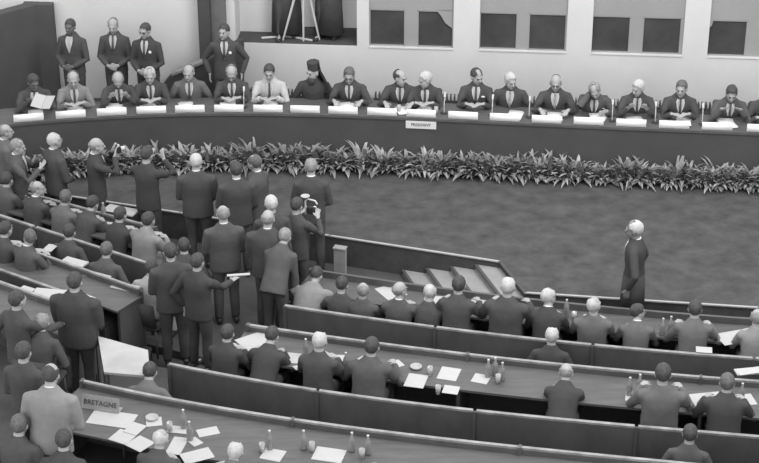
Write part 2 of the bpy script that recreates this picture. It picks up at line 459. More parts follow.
# back wall: a line in plan; everything on it uses distance u along and w in front
WA = Vector((-.15, 27.93)); WD = Vector((1, -.082)).normalized(); WN = Vector((WD.y, -WD.x))   # WN points to the hall
def wp(u, w=0.0): return WA + WD * u + WN * w
WROT = Matrix.Rotation(math.atan2(WD.y, WD.x), 3, 'Z')
def wbox(bm, u0, u1, w0, w1, z0, z1, bevel=0):
    c = wp((u0 + u1) / 2, (w0 + w1) / 2); box(bm, (c.x, c.y, (z0 + z1) / 2), (u1 - u0, abs(w1 - w0), z1 - z0), WROT, bevel)
def wu(px, py):   # distance along the wall face of the point seen at a pixel
    lo, hi = -12.0, 12.0
    for _ in range(50):
        m = (lo + hi) / 2
        # height on the wall of this column is found from py
        z = 1.15
        for _ in range(6):
            q = pj((*wp(m), z)); z += (q[1] - py) / 57.0
        if pj((*wp(m), z))[0] < px: lo = m
        else: hi = m
    return (lo + hi) / 2, z

TOPZ = 5.0
bays = [(236, 357, 45), (369, 453, 47.5), (479, 566, 51), (591, 682, 55), (707, 800, 57)]
BU = [(wu(a, y)[0], wu(b, y)[0], wu((a + b) / 2, y)[1]) for a, b, y in bays]
SILL = sum(b[2] for b in BU[1:4]) / 3
HEAD = 3.3
bm = bmesh.new()
edges = [-7.5] + [e for b in BU for e in b[:2]] + [9.5]
wbox(bm, -7.5, 9.5, 0, -.5, -.6, SILL)
wbox(bm, -7.5, 9.5, 0, -.5, HEAD, TOPZ)
for i in range(0, len(edges), 2):
    if edges[i + 1] > edges[i]: wbox(bm, edges[i], edges[i + 1], 0, -.5, SILL, HEAD)
struct('wall_back', bm, M_WALL)

# glazed booths: recessed grey panel with two dark panes each
pane_px = [[(369, 405, 12), (417, 453, 12.5)], [(479, 517, 15), (528, 566, 16)], [(591, 630, 18), (642, 681, 20)], [(707, 747, 22.5)]]
for i, (b, panes) in enumerate(zip(BU[1:], pane_px)):
    u0, u1, _ = b; bm = bmesh.new(); D = -.05
    zt = SILL + .62
    us = [(wu(a, 40)[0], wu(c, 40)[0]) for a, c, _ in panes]
    zt = sum(wu((a + c) / 2, y)[1] for a, c, y in panes) / len(panes) + .02
    xs = [u0 - .02] + [e for u in us for e in u] + [u1 + .02]
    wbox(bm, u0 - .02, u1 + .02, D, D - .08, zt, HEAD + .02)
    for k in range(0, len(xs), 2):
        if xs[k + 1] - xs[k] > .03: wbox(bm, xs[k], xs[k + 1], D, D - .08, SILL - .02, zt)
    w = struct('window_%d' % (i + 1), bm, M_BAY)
    for (a, c) in us:
        g = bmesh.new(); wbox(g, a, c, D - .03, D - .05, SILL, zt); obj('window_pane', g, M_GLASS, w)
        g = bmesh.new()
        for q in ((a, a + .02, SILL, zt), (c - .02, c, SILL, zt), (a, c, SILL, SILL + .02), (a, c, zt - .02, zt)): wbox(g, q[0], q[1], D - .005, D - .035, q[2], q[3])
        obj('window_frame', g, M_BAY, w)
    g = bmesh.new(); wbox(g, u0, u1, .015, D, SILL - .015, SILL + .004); obj('window_sill', g, M_WALL, w)

for nm, pts in (('window_1', [(436, 11), (454, 11), (454, 31), (445, 24), (441, 17)]), ('window_4', [(706, 21), (714, 21), (712, 27), (706, 31)])):
    g = bmesh.new(); P = []
    for x_, y_ in pts:
        u_, z_ = wu(x_, y_); P.append((u_, z_))
    A_ = [g.verts.new((*wp(u_, -.062), z_)) for u_, z_ in P]; B2 = [g.verts.new((*wp(u_, -.050), z_)) for u_, z_ in P]
    g.faces.new(A_[::-1]); g.faces.new(B2)
    for i_ in range(len(P)): g.faces.new((A_[i_], A_[(i_ + 1) % len(P)], B2[(i_ + 1) % len(P)], B2[i_]))
    obj('drape', g, M_BAY, bpy.data.objects[nm])

# open camera bay
u0, u1, _ = BU[0]
ZB = SILL + .0
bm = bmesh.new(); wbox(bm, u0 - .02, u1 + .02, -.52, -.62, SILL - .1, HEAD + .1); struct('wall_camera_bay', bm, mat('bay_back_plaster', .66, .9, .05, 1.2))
bm = bmesh.new(); wbox(bm, u0 - .02, u1 + .02, -.02, -.52, SILL - .12, SILL + .005); struct('floor_camera_bay', bm, M_FLOOR)
bm = bmesh.new(); wbox(bm, u1 - .95, u1, -.44, -.52, SILL, SILL + .12)
struct('trim_bay_kerb', bm, M_FASCIA)

# floors
LEDGE = [at(x, y, 0) for x, y in [(-60, 176), (60, 195), (180, 213), (330, 236), (500, 262)]]
L2 = [at(x, y, 0) for x, y in [(525, 293), (640, 300.5), (759, 308), (900, 317)]]
poly = [(p.x, p.y) for p in LEDGE] + [(p.x, p.y) for p in L2] + [(8.6, 30), (-8.6, 30)]
bm = bmesh.new(); prism(bm, poly, -.6, 0); struct('floor', bm, M_CARPET)
bm = bmesh.new(); box(bm, (0, 21, -.72), (22, 20, .3)); struct('floor_lower', bm, M_FLOOR)   # top at -.57
bm = bmesh.new()
bx = [(-8.6, 25.4), (-8.6, 22.0), (-6, 22.2), (-4, 21.5), (-2, 20.6), (0, 20), (3, 19.3), (8.6, 18.4), (8.6, 21.2)]
prism(bm, [(p.x, p.y - .0) for p in [Vector((x, y)) for x, y in bx]] + [(p.x, p.y) for p in reversed(L2[:-1])] + [(p.x, p.y) for p in reversed(LEDGE)], -.58, F0)
struct('floor_corridor', bm, M_FLOOR)
def edge_strip(bm, pts, w=.035, h=.018, z=0.0):
    for a, b in zip(pts, pts[1:]):
        d = (b - a); d.z = 0; L = d.length; c = (a + b) / 2
        box(bm, (c.x, c.y, z + h / 2 - .004), (L + .02, w, h), Matrix.Rotation(math.atan2(d.y, d.x), 3, 'Z'))
bm = bmesh.new(); edge_strip(bm, LEDGE); edge_strip(bm, L2)
struct('trim_stage_edge', bm, M_EDGE)
bm = bmesh.new(); edge_strip(bm, [LEDGE[-1], L2[0]], .05, .02); struct('trim_stair_head', bm, M_FASCIA)
# stairs rising to the right along the stage edge
ld = (LEDGE[-1] - LEDGE[-2]); ld.z = 0; ld.normalize(); sd = (L2[0] - LEDGE[-1]); sl = sd.length; sd.z = 0; sd.normalize()
stair = thing('stage_steps', 'short flight of pale carpeted steps rising to the stage beside the dark ledge wall', 'stairs', (0, 0, 0)); stair['kind'] = 'structure'
E0 = LEDGE[-1]
for k in range(4):
    a = E0 - ld * (.36 * k) - ld * .0; b = a - ld * .36; z = -.09 * (k + 1)
    bm = bmesh.new(); q = [a, b, b + sd * sl * 1.02, a + sd * sl * 1.02]
    q = [p - Vector((0, 0, 0)) for p in q]
    prism(bm, [(p.x + sd.x * .012, p.y + sd.y * .012) for p in q], F0 - .05, z); obj('step', bm, M_TREAD, stair)
    bm = bmesh.new(); m_ = (b + b + sd * sl * 1.02) / 2
    box(bm, (m_.x + sd.x * .01, m_.y + sd.y * .01, z - .002), (.045, sl * 1.0, .02), Matrix.Rotation(math.atan2(sd.y, sd.x) - R(90), 3, 'Z')); obj('nosing', bm, M_FASCIA, stair)
# pale post at the foot of the stage edge
p = at(336, 282, F0)
bm = bmesh.new(); box(bm, (0, 0, .24), (.17, .10, .48), None, .01); box(bm, (0, 0, .49), (.19, .12, .025), None, .006)
single('post', bm, mat('pale_post_paint', .3, .8, .1), 'short pale square post against the stage edge left of the steps', 'post', (p.x + .06, p.y + .12, F0), R(-18))

# council table, a long shallow arc
TPX = [(-20, 126), (27, 121), (71, 118), (112, 115.5), (151, 113.5), (190, 112.5), (229, 112), (268, 112), (305, 112.5), (343, 114), (382, 115.5), (421, 117), (463, 119.5),
       (504, 121), (546, 122.5), (588, 124.5), (630, 126.5), (674, 128.5), (717, 130), (760, 132), (800, 134)]
TC = Curve([at(x, y + 1, .85)[:2] for x, y in TPX], 5)
TA, TB = -6.6, 7.2
tbl = thing('council_table', 'long dark curved council table with a plain front and white name plates along its edge', 'table', (0, 0, 0))
bm = bmesh.new(); strip(bm, TC, -.02, .62, .81, .85, TA, TB); obj('table_top', bm, M_WOOD, tbl)
bm = bmesh.new(); strip(bm, TC, .0, .035, 0.0, .81, TA, TB); obj('front_panel', bm, M_FASCIA, tbl)
x = TA + .3
while x < TB:
    bm = bmesh.new(); p, q = TC.p(x, .06), TC.p(x, .5)
    box(bm, ((p.x + q.x) / 2, (p.y + q.y) / 2, .41), (.05, .44, .80), Matrix.Rotation(math.atan2(TC.n(x).y, TC.n(x).x) - R(90), 3, 'Z')); obj('support', bm, M_FASCIA, tbl); x += 2.2
bm = bmesh.new(); strip(bm, TC, .64, 2.6, 0, FP, -7.0, 7.6); struct('floor_platform', bm, M_FLOOR)

# low slatted heater along the back wall
for k, (a, b) in enumerate([(wu(232, 95)[0], wu(372, 95)[0]), (wu(374, 95)[0], wu(560, 95)[0]), (wu(562, 95)[0], wu(790, 95)[0])]):
    t = thing('wall_heater', ['dark slatted heater along the wall behind the seats left of centre', 'dark slatted heater along the wall behind the middle seats',
              'dark slatted heater along the wall behind the seats at the right'][k], 'heater', (0, 0, 0))
    g = bmesh.new(); wbox(g, a, b, .10, .25, .05, .30); obj('casing', g, M_FASCIA, t)
    g = bmesh.new(); u = a + .03
    while u < b - .03: wbox(g, u, u + .024, .12, .24, .28, .43); u += .062
    obj('grille', g, M_DARKWALL, t)

# dark side wall at the left, pillar, stair parapet
zt = 3.2
for _ in range(20):
    c = wu(47, 2); zt = c[1]
a2 = Vector(at(0, 14.5, zt)[:2]); c2 = wp(wu(47, 2)[0], .0)
dv = (a2 - c2).normalized(); e2 = c2 + dv * 8
nn = Vector((-dv.y, dv.x)); nn = nn if nn.x < 0 else -nn
bm = bmesh.new(); prism(bm, [c2, e2, e2 + nn * .2, c2 + nn * .2], -.6, zt)
u57 = wu(57, 40)[0]; u46 = wu(40, 40)[0]
wbox(bm, u46 - .2, u57, .002, .16, FP, zt + .004)
struct('wall_left', bm, M_DARKWALL)
pu0, pu1, pu2 = wu(201, 30)[0], wu(213, 30)[0], wu(227, 30)[0]
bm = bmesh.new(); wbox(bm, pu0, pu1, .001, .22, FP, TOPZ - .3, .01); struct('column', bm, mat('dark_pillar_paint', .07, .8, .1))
bm = bmesh.new(); wbox(bm, pu1, pu2, .001, .10, FP, TOPZ - .3); struct('column_2', bm, mat('mid_dark_pillar_paint', .16, .8, .1))  # medium-dark tone, between the first column and the wall
# parapet (three plan points on a plane .35 m before the wall)
def wz(px, py, w):
    lo, hi = -12.0, 12.0; z = 1.0
    for _ in range(60):
        m = (lo + hi) / 2; z = 1.0
        for _ in range(6): z += (pj((*wp(m, w), z))[1] - py) / 57.0
        if pj((*wp(m, w), z))[0] < px: lo = m
        else: hi = m
    return m, z
def wprism(bm, pts, w0, w1):
    P = [wz(x, y, w1) for x, y in pts]
    A = [bm.verts.new((*wp(u, w0), z)) for u, z in P]; B_ = [bm.verts.new((*wp(u, w1), z)) for u, z in P]
    n = len(P); bm.faces.new(A[::-1]); bm.faces.new(B_)
    for i in range(n): bm.faces.new((A[i], A[(i + 1) % n], B_[(i + 1) % n], B_[i]))
bm = bmesh.new(); wprism(bm, [(157, 112), (164, 83), (171, 75), (203, 62), (214, 57), (236, 42), (243, 40), (243, 112)], .26, .40); 
par = struct('stair_parapet', bm, mat('parapet_paint', .075, .8, .12))
bm = bmesh.new(); wprism(bm, [(171, 74.5), (203, 61.5), (204, 63.5), (172, 76.5)], .24, .43); obj('coping', bm, M_RAIL, par)

# ------------------------------------------------------------------ curved rows
def C_(pts, F, deg=3): return Curve([at(x, y, F + .85)[:2] for x, y in pts], deg)
D1 = C_([(300, 266), (343, 273), (393, 280), (480, 292), (560, 301), (648, 309), (759, 318)], F1, 2)
R1 = C_([(280, 303), (340, 313), (380, 318), (468, 329), (598, 344.5), (650, 348), (745, 356)], F1, 2)
D2 = C_([(243, 322), (338, 336), (416, 347), (470, 353), (598, 365), (686, 374), (733, 378)], F2, 2)
R2 = C_([(170, 362), (230, 374.5), (328, 390.5), (389, 399), (466, 407), (569, 417), (674, 430), (759, 434)], F2, 3)
D3 = C_([(90, 381), (135, 389), (186, 400), (240, 410), (349, 425), (389, 430), (466, 440), (561, 449), (658, 459)], F3, 3)
R3 = Curve([tuple(D3.p(x, -1.78)) for x in (-3.4, -2, 0, 2, 4)], 2)
DL1 = C_([(0, 184), (60, 200), (140, 222)], F1, 1)
RL1 = C_([(0, 214), (60, 233), (130, 256)], F1, 1)
DL2 = C_([(0, 238), (31, 249), (100, 272), (145, 290)], F2, 1)
RL2 = C_([(0, 268), (100, 303)], F2, 1)
DL3 = C_([(0, 280), (100, 315)], F3, 1)

def ends(px, py, F): return at(px, py, F + .85).x
def desk(label, cur, F, Fprev, xa, xb, seg=2.4, deep=.52, rail=None):
    t = thing('desk', label, 'desk', (0, 0, 0))
    bm = bmesh.new(); strip(bm, cur, -.035, 0, Fprev + .02, F + .815, xa, xb); obj('front_panel', bm, M_WOOD, t)
    bm = bmesh.new(); strip(bm, cur, -deep, -.036, F + .72, F + .75, xa, xb); obj('desk_top', bm, M_WOOD, t)
    n = max(1, round((xb - xa) / seg)); w = (xb - xa) / n
    for k in range(n):
        a, b = xa + k * w + .015, xa + (k + 1) * w - .015
        bm = bmesh.new(); strip(bm, cur, -.036, .006, F + .815, F + .842, a, b, .2); obj('rail', bm, rail or M_RAIL, t)
    for k in range(n + 1):
        x = min(max(xa + k * w, xa + .03), xb - .03); p = cur.p(x, -.02)
        bm = bmesh.new(); box(bm, (p.x, p.y, (Fprev + F + .83) / 2 + .02), (.035, .075, F + .83 - Fprev), Matrix.Rotation(math.atan2(cur.n(x).y, cur.n(x).x) - R(90), 3, 'Z')); obj('post', bm, M_WOOD, t)
        p = cur.p(x, -.04 - (deep - .10) / 2); bm = bmesh.new(); box(bm, (p.x, p.y, F + .36), (.04, deep - .10, .72), Matrix.Rotation(math.atan2(cur.n(x).y, cur.n(x).x) - R(90), 3, 'Z')); obj('support', bm, M_WOOD, t)
    return t
def bench(label, cur, F, xa, xb, seg=2.0):
    t = thing('bench', label, 'bench', (0, 0, 0))
    bm = bmesh.new(); strip(bm, cur, .03, .46, F + .40, F + .455, xa, xb); obj('seat', bm, M_FASCIA, t)
    bm = bmesh.new(); strip(bm, cur, .12, .38, F, F + .40, xa, xb); obj('seat_base', bm, M_WOOD, t)
    bm = bmesh.new(); strip(bm, cur, -.03, .01, F, F + .815, xa, xb); obj('backrest', bm, M_WOOD, t)
    n = max(1, round((xb - xa) / seg)); w = (xb - xa) / n
    for k in range(n):
        a, b = xa + k * w + .02, xa + (k + 1) * w - .02
        bm = bmesh.new(); strip(bm, cur, -.034, .012, F + .815, F + .842, a, b, .2); obj('rail', bm, M_RAIL, t)
    for k in range(n + 1):
        x = min(max(xa + k * w, xa + .03), xb - .03); p = cur.p(x, -.045)
        bm = bmesh.new(); box(bm, (p.x, p.y, F + .42), (.04, .03, .85), Matrix.Rotation(math.atan2(cur.n(x).y, cur.n(x).x) - R(90), 3, 'Z'), .006); obj('post', bm, M_RAIL if False else M_WOOD, t)
    return t
XR = 6.6
def tier(name, curA, curB, F, xa, xb, dA=0.0, dB=0.0):
    bm = bmesh.new(); n = 30; pts = []
    for k in range(n + 1):
        x = xa + (xb - xa) * k / n; pts.append((x, curA.y(x) + dA))
    for k in range(n, -1, -1):
        x = xa + (xb - xa) * k / n; pts.append((x, (curB.y(x) if isinstance(curB, Curve) else curB) + dB))
    prism(bm, pts, -.6, F); struct(name, bm, M_FLOOR)
# floors of the second, third rows (a diagonal gangway runs up the left side)
tier('floor_tier', D2, D3, F2, -3.0, 8.6, -.02, 0)
tier('floor_tier_2', D3, 12.5, F3, -3.6, 8.6, -.02)
tier('floor_tier_3', DL2, DL3, F2, -8.6, -3.001, -.02, 0)
tier('floor_tier_4', DL3, 12.5, F3, -8.6, -3.601, -.02)

desk('dark front-row desk with papers, beside the stage steps and below the right stage edge', D1, F1, F0, -.95, XR, rail=M_WOOD)
bench('front-row bench at the right, its worn rail behind the seated men nearest the stage', R1, F1, -1.25, XR)
desk('long second-row desk with a worn rail running from the gangway to the right side', D2, F2, F1, ends(246, 322, F2), XR, deep=.70)
bench('second-row bench, long worn rail behind it across the middle of the hall', R2, F2, ends(168, 362, F2), XR)
desk('nearest long desk, covered with papers and bottles at the lower left', D3, F3, F2, ends(80, 380, F3), XR, deep=.90)
desk('front-row desk of the left block, white papers on its end by the gangway', DL1, F1, F0, -6.6, ends(158, 227, F1))
bench('front-row bench of the left block', RL1, F1, -6.6, ends(150, 262, F1))
desk('second-row desk of the left block with a long strip of papers', DL2, F2, F1, -6.6, ends(143, 289, F2))
bench('second-row bench of the left block', RL2, F2, -6.6, ends(96, 303, F2))
desk('third-row desk of the left block with a heap of papers at the left edge', DL3, F3, F2, -6.6, ends(96, 314, F3))

# hall shell out of the picture
bm = bmesh.new(); box(bm, (9.6, 20, 3), (.2, 22, 8)); struct('wall_right', bm, M_WALL)

# ------------------------------------------------------------------ planting in front of the table
PC = Curve([at(x, y, 0)[:2] for x, y in [(-20, 166), (60, 168), (170, 165), (300, 166), (430, 176), (560, 181), (750, 188), (800, 190)]], 4)
bm = bmesh.new(); n = 40; xs = [-6.6 + 13.6 * k / n for k in range(n + 1)]
prism(bm, [tuple(PC.p(x, .10)) for x in xs] + [tuple(TC.p(x, -.01)) for x in reversed(xs)], 0, .05)
o = obj('planting_bed', bm, M_SOIL); o['kind'] = 'structure'
def plant_mesh(seed):
    rng = random.Random(seed); bm = bmesh.new()
    for k in range(46):
        a = rng.uniform(0, 2 * math.pi); L = rng.uniform(.16, .34); el = R(rng.uniform(10, 82)); w = rng.uniform(.016, .034)
        d = Vector((math.cos(a), math.sin(a), 0)); sd_ = Vector((-d.y, d.x, 0)); p = Vector((rng.uniform(-.05, .05), rng.uniform(-.05, .05), 0)); prev = None
        for j in range(6):
            t = j / 5; ww = w * (math.sin(math.pi * min(1, .18 + t * .82)) ** .8) + .001
            row = [bm.verts.new(p - sd_ * ww), bm.verts.new(p + Vector((0, 0, -ww * .35))), bm.verts.new(p + sd_ * ww)]
            if prev:
                for i in (0, 1): bm.faces.new((prev[i], prev[i + 1], row[i + 1], row[i]))
            prev = row; e = el - R(75) * t * t; p = p + (d * math.cos(e) + Vector((0, 0, math.sin(e)))) * (L / 5)
    return to_mesh(bm, 'plant', True)
PM = [plant_mesh(s) for s in range(6)]
rng = random.Random(3); k = 0
for row, (off, hs) in enumerate(((.10, .66), (.27, .95), (.47, 1.22))):
    x = -5.9 + row * .1
    while x < 6.6:
        p = PC.p(x + rng.uniform(-.05, .05), off + rng.uniform(-.04, .04)); lim = TC.y(p.x) - .14
        if p.y > lim: p.y = lim - rng.uniform(0, .04)
        o = single('leafy_plant', PM[rng.randrange(6)], M_LEAF if rng.random() < .6 else M_LEAF2, 'leafy low plant in the dense planted border in front of the council table', 'plant',
                   (p.x, p.y, .05), rng.uniform(0, 6.28), 'plants in the border before the council table')
        s = hs * rng.uniform(.85, 1.2); o.scale = (s, s, s * rng.choice([.9, 1, 1, 1.25])); x += rng.uniform(.17, .22); k += 1
print('plants', k)

# ------------------------------------------------------------------ council members behind the table
FACE_HALL = 180
council = [
 # px, description, options
 (33, 'dark-suited man with an open booklet at the far left end of the table', dict(lean=14, pitch=18, yaw=20, hands='read', hair='full', hc='dark', suit='dark', skin=M_SKIN_DIM)),
 (73, 'bald man in a pale grey suit seated at the left of the council table', dict(lean=14, pitch=14, hair='ring', hc='grey', suit='grey', hands='fold')),
 (118, 'man in a dark suit bowing his bald head, seated below two standing men', dict(lean=20, pitch=40, hair='bald', hc='grey', hands='read')),
 (150, 'white-haired man in a dark suit facing straight ahead beside the stair parapet', dict(lean=14, pitch=10, hair='thin', hc='white', hands='fold')),
 (189, 'balding man in a charcoal suit seated before the dark stair parapet', dict(lean=10, pitch=10, yaw=-10, hair='ring', hc='grey', suit='mid', hands='lap')),
 (232, 'bald man in a dark suit looking down, seated below the man by the pillar', dict(lean=12, pitch=28, hair='ring', hc='grey', hands='fold', glasses=True)),
 (270, 'man in a white suit with dark hair seated at the council table', dict(lean=10, pitch=14, hair='full', hc='dark', suit='white', hands='fold')),
 (314, 'cleric', None),
 (350, 'dark-haired man in a dark suit seated right of the cleric', dict(lean=13, pitch=16, hair='full', hc='brown', hands='desk', glasses=True)),
 (401, 'man in a dark suit leaning to his right-hand neighbour behind the double name plate', dict(lean=14, pitch=8, yaw=62, hair='ring', hc='dark', hands='desk', roll=-6)),
 (426, 'grey-haired man behind the double name plate turned to his neighbour', dict(lean=16, pitch=14, yaw=-55, hair='full', hc='white', hands='fold', roll=6)),
 (477, 'tall dark-haired man in a dark suit glancing sideways, a white pocket handkerchief', dict(lean=6, pitch=14, yaw=38, hair='thin', hc='dark', hands='fold')),
 (511, 'white-haired man with his head turned, striped tie, right of the tall man', dict(lean=10, pitch=12, yaw=30, hair='full', hc='white', tie=M_STRIPE, hands='lap')),
 (556, 'white-haired balding man in glasses with a broad striped tie', dict(lean=10, pitch=12, hair='ring', hc='white', tie=M_STRIPE, hands='desk', glasses=True)),
 (595, 'man leaning his bowed head on his hand at the council table', dict(lean=22, pitch=30, roll=14, hair='thin', hc='grey', suit='char', hands='face')),
 (638, 'white-haired man turned to look to the left side of the hall', dict(lean=14, pitch=14, yaw=-40, hair='full', hc='white', hands='read')),
 (681, 'smiling dark-haired man in a dark suit with a dark tie near the right end', dict(lean=12, pitch=6, yaw=-14, hair='full', hc='brown', hands='fold')),
 (731, 'dark-haired man bowing over the paper in his hand near the right end', dict(lean=18, pitch=24, hair='full', hc='dark', hands='papers', suit='char')),
 (767, 'man cut by the right edge of the picture, seated last at the table', dict(lean=16, pitch=10, hair='full', hc='dark', hands='fold')),
]
PY = {33: 86, 73: 81, 118: 82, 150: 80, 189: 81, 232: 76, 270: 76, 314: 77, 350: 82, 401: 84, 426: 86, 477: 77, 511: 83, 556: 86, 595: 92, 638: 89, 681: 90, 731: 95, 767: 101}
def chair_meshes():
    out = []
    bm = bmesh.new(); box(bm, (0, .02, .44), (.48, .46, .07), None, .02); out.append(('seat', bm, M_FASCIA))
    bm = bmesh.new(); box(bm, (0, -.25, .66), (.46, .05, .38), Matrix.Rotation(R(8), 3, 'X'), .02); out.append(('backrest', bm, M_FASCIA))
    for x_ in (-.2, .2):
        for y_ in (-.2, .2):
            bm = bmesh.new(); tube(bm, [(x_, y_, .42), (x_ * 1.08, y_ * 1.08, .012)], [.018, .013], 8, cap=0); out.append(('leg', bm, M_WOOD))
    return [(n, to_mesh(b, n), m) for n, b, m in out]
CH = chair_meshes()
def chair(label, loc, face, s=1.0, group=None):
    t = thing('chair', label, 'chair', loc, R(face), group, s)
    for n, me, m in CH: obj(n, me, m, t)
    return t

for px, desc, k in council:
    x = (px - 379.5) / 65.0
    if k is None: k = dict(lean=8, pitch=6, yaw=-42, hair='none', hands='lap', beard='dark', tie=False, suit='black', collar=False)
    k = dict(k); s = 1.06; hz = .53
    k['lean'] = k.get('lean', 0); off = .86
    for _ in range(25):
        n = TC.n(x); face = math.degrees(math.atan2(n.x, -n.y))
        v = head_off(True, hz, k['lean'], 0, face, s); p = TC.p(x, off); q = pj((p.x + v.x, p.y + v.y, FP + v.z)); x += (px - q[0]) / 65.0 * .8
    dz = (q[1] - PY[px])      # fine: nudge the seat depth to the photograph's head line
    off = min(1.08, max(.72, off + dz / 27.0)); p = TC.p(x, off)
    cleric = desc == 'cleric'
    lab = 'bearded cleric in a black robe and tall black hat with a veil' if cleric else desc
    t, m = person(lab, (p.x, p.y, FP), face, sit=True, hipz=hz, s=s, detail=True, group='council members seated behind the table', **k)
    if cleric:
        bm = bmesh.new(); lathe(bm, [(.084, .045), (.086, .10), (.092, .168), (.086, .178)], 20, (0, -.012, 0)); o = obj('hat', bm, SUIT['black'], t, smooth=False); o.matrix_local = m['HM']
        bm = bmesh.new(); n_ = 13
        rows = []
        for zz, rr, fl in [(.17, .096, 0), (.10, .098, 0), (.0, .104, .01), (-.10, .13, .03), (-.22, .19, .045), (-.33, .22, .05)]:
            rows.append([bm.verts.new((rr * math.cos(a), -.02 - fl + min(.13, rr * .9) * math.sin(a), zz)) for a in [R(180 + 8 + (164) * i / (n_ - 1)) for i in range(n_)]])
        for r0, r1 in zip(rows, rows[1:]):
            for i in range(n_ - 1): bm.faces.new((r0[i], r0[i + 1], r1[i + 1], r1[i]))
        bmesh.ops.solidify(bm, geom=bm.faces[:], thickness=.008)
        o = obj('veil', bm, SUIT['black'], t, smooth=True); o.matrix_local = m['HM']
    if px == 33:
        bm = bmesh.new(); box(bm, (-.085, 0, 0), (.17, .24, .004), Matrix.Rotation(R(14), 3, 'Y')); box(bm, (.085, 0, 0), (.17, .24, .004), Matrix.Rotation(R(-14), 3, 'Y'))
        o = single('open_booklet', bm, M_PAPER, 'open white booklet held up by the man at the far left end', 'booklet', (p.x + .24, p.y - .56, FP + 1.02), R(160)); o.rotation_euler.x = R(-35)
    if px == 477:
        bm = bmesh.new(); ball(bm, (-.105, .122, .33), (.028, .012, .014), M=m['U']); obj('pocket_handkerchief', bm, M_SHIRT, [q for q in t.children if q.name.startswith('jacket')][0])
    chair('dark chair under the ' + lab.replace('the ', 'that ', 0)[:200] if False else 'dark padded chair at the council table, mostly hidden by its sitter', (p.x, p.y, FP), face, 1.0, 'chairs behind the council table')

# name plates along the table edge
plates = [(29, 'at the far left end'), (71, 'before the man in the pale grey suit'), (112, 'before the man with the bowed bald head'), (151.5, 'before the white-haired man by the stair parapet'),
          (190, 'before the man in front of the stair parapet'), (229, 'before the bald man looking down below the pillar'), (268, 'before the man in the white suit'), (305, 'before the bearded cleric'),
          (343, 'before the man right of the cleric'), (382, 'left of the double name plate'), (421, 'upper of the double pair before the two men talking'), (463, 'right of the double name plate'),
          (504.5, 'before the white-haired man beside the tall man'), (546.5, 'before the man with the broad striped tie'), (588.5, 'before the man resting his head on his hand'),
          (631, 'before the white-haired man looking left'), (674, 'before the smiling man near the right end'), (717, 'before the man bowed over his paper'), (762, 'at the right edge of the picture')]
bm = bmesh.new(); box(bm, (0, 0, .062), (.455, .012, .118), Matrix.Rotation(R(-12), 3, 'X'), .003); box(bm, (0, .03, .006), (.455, .06, .008))
PLM = to_mesh(bm, 'name_plate')
def tx(px, off, z):
    x = (px - 379.5) / 65.0
    for _ in range(20):
        p = TC.p(x, off); x += (px - pj((p.x, p.y, z))[0]) / 65.0 * .8
    return x, p
for px, w in plates:
    x, p = tx(px, .035, .85); n = TC.n(x)
    single('name_plate', PLM, M_CARD, 'white name plate ' + w, 'name plate', (p.x, p.y, .85), math.atan2(n.y, n.x) - R(90), 'white name plates on the council table')
# lower plate hung on the table front below the centre pair
x, p = tx(421, -.012, .77); n = TC.n(x); rz = math.atan2(n.y, n.x) - R(90)
t = thing('name_plate', 'grey lettered plate fixed to the table front under the centre name plate', 'name plate', (p.x, p.y, 0), rz)
bm = bmesh.new(); box(bm, (0, 0, .74), (.47, .018, .125), None, .003); obj('plate', bm, mat('pale_card', .7, .8, .05), t)
mesh_text('PRESIDENT', .062, M_INK, t, (0, -.011, .742), (R(90), 0, 0))

# papers, glasses and microphones on the council table
def stack_mesh(seed, n=3, w=.21, h=.30):
    rng = random.Random(seed); bm = bmesh.new(); z = 0
    for i in range(n):
        t_ = rng.uniform(.004, .010); box(bm, (rng.uniform(-.02, .02), rng.uniform(-.02, .02), z + t_ / 2), (w, h, t_), Matrix.Rotation(R(rng.uniform(-14, 14)), 3, 'Z')); z += t_
    return to_mesh(bm, 'papers')
ST = [stack_mesh(i, 2 + i % 3) for i in range(6)]
for i, (px, desc, k) in enumerate(council):
    who = 'the bearded cleric' if k is None else 'the ' + desc
    x, p = tx(px + rng.uniform(-5, 5), .27, .85); n = TC.n(x)
    if px in (314, 477): continue
    single('paper_stack', ST[i % 6], M_CARD, 'loose white papers on the council table in front of a seated member', 'papers', (p.x, p.y, .851), math.atan2(n.y, n.x) - R(90) + rng.uniform(-.3, .3), 'papers on the council table')
def mic(label, p, z, rz):
    t = thing('microphone', label, 'microphone', (p.x, p.y, z), rz, 'table microphones')
    bm = bmesh.new(); lathe(bm, [(.055, 0), (.055, .012), (.02, .022)], 14); obj('base', bm, M_BLACK, t)
    bm = bmesh.new(); tube(bm, [(0, 0, .015), (0, .01, .14), (0, .07, .25)], .006, 6); obj('stem', bm, M_METAL, t)
    bm = bmesh.new(); tube(bm, [(0, .065, .245), (0, .11, .30)], [.014, .018], 8); obj('head', bm, M_METAL, t)
for px, w in [(244, 'right of the bald man looking down'), (444, 'between the talking pair and the tall man'), (492, 'right of the tall man with the handkerchief'), (529, 'left of the man with the broad striped tie'),
              (612, 'right of the man resting his head on his hand'), (655, 'left of the smiling man near the right end'), (702, 'left of the man bowed over his paper')]:
    x, p = tx(px, .22, .85); n = TC.n(x); mic('slim table microphone ' + w, p, .85, math.atan2(n.y, n.x) - R(90))
def glass_mesh():
    bm = bmesh.new(); lathe(bm, [(.028, 0), (.034, .11), (.031, .11), (.026, .01)], 12); return to_mesh(bm, 'glass')
def bottle_mesh():
    bm = bmesh.new(); lathe(bm, [(.034, 0), (.036, .01), (.036, .13), (.030, .16), (.014, .19), (.013, .225)], 12); return to_mesh(bm, 'bottle')
GL, BT = glass_mesh(), bottle_mesh()
bm = bmesh.new(); lathe(bm, [(.015, .226), (.015, .240)], 10); CAPM = to_mesh(bm, 'cap')
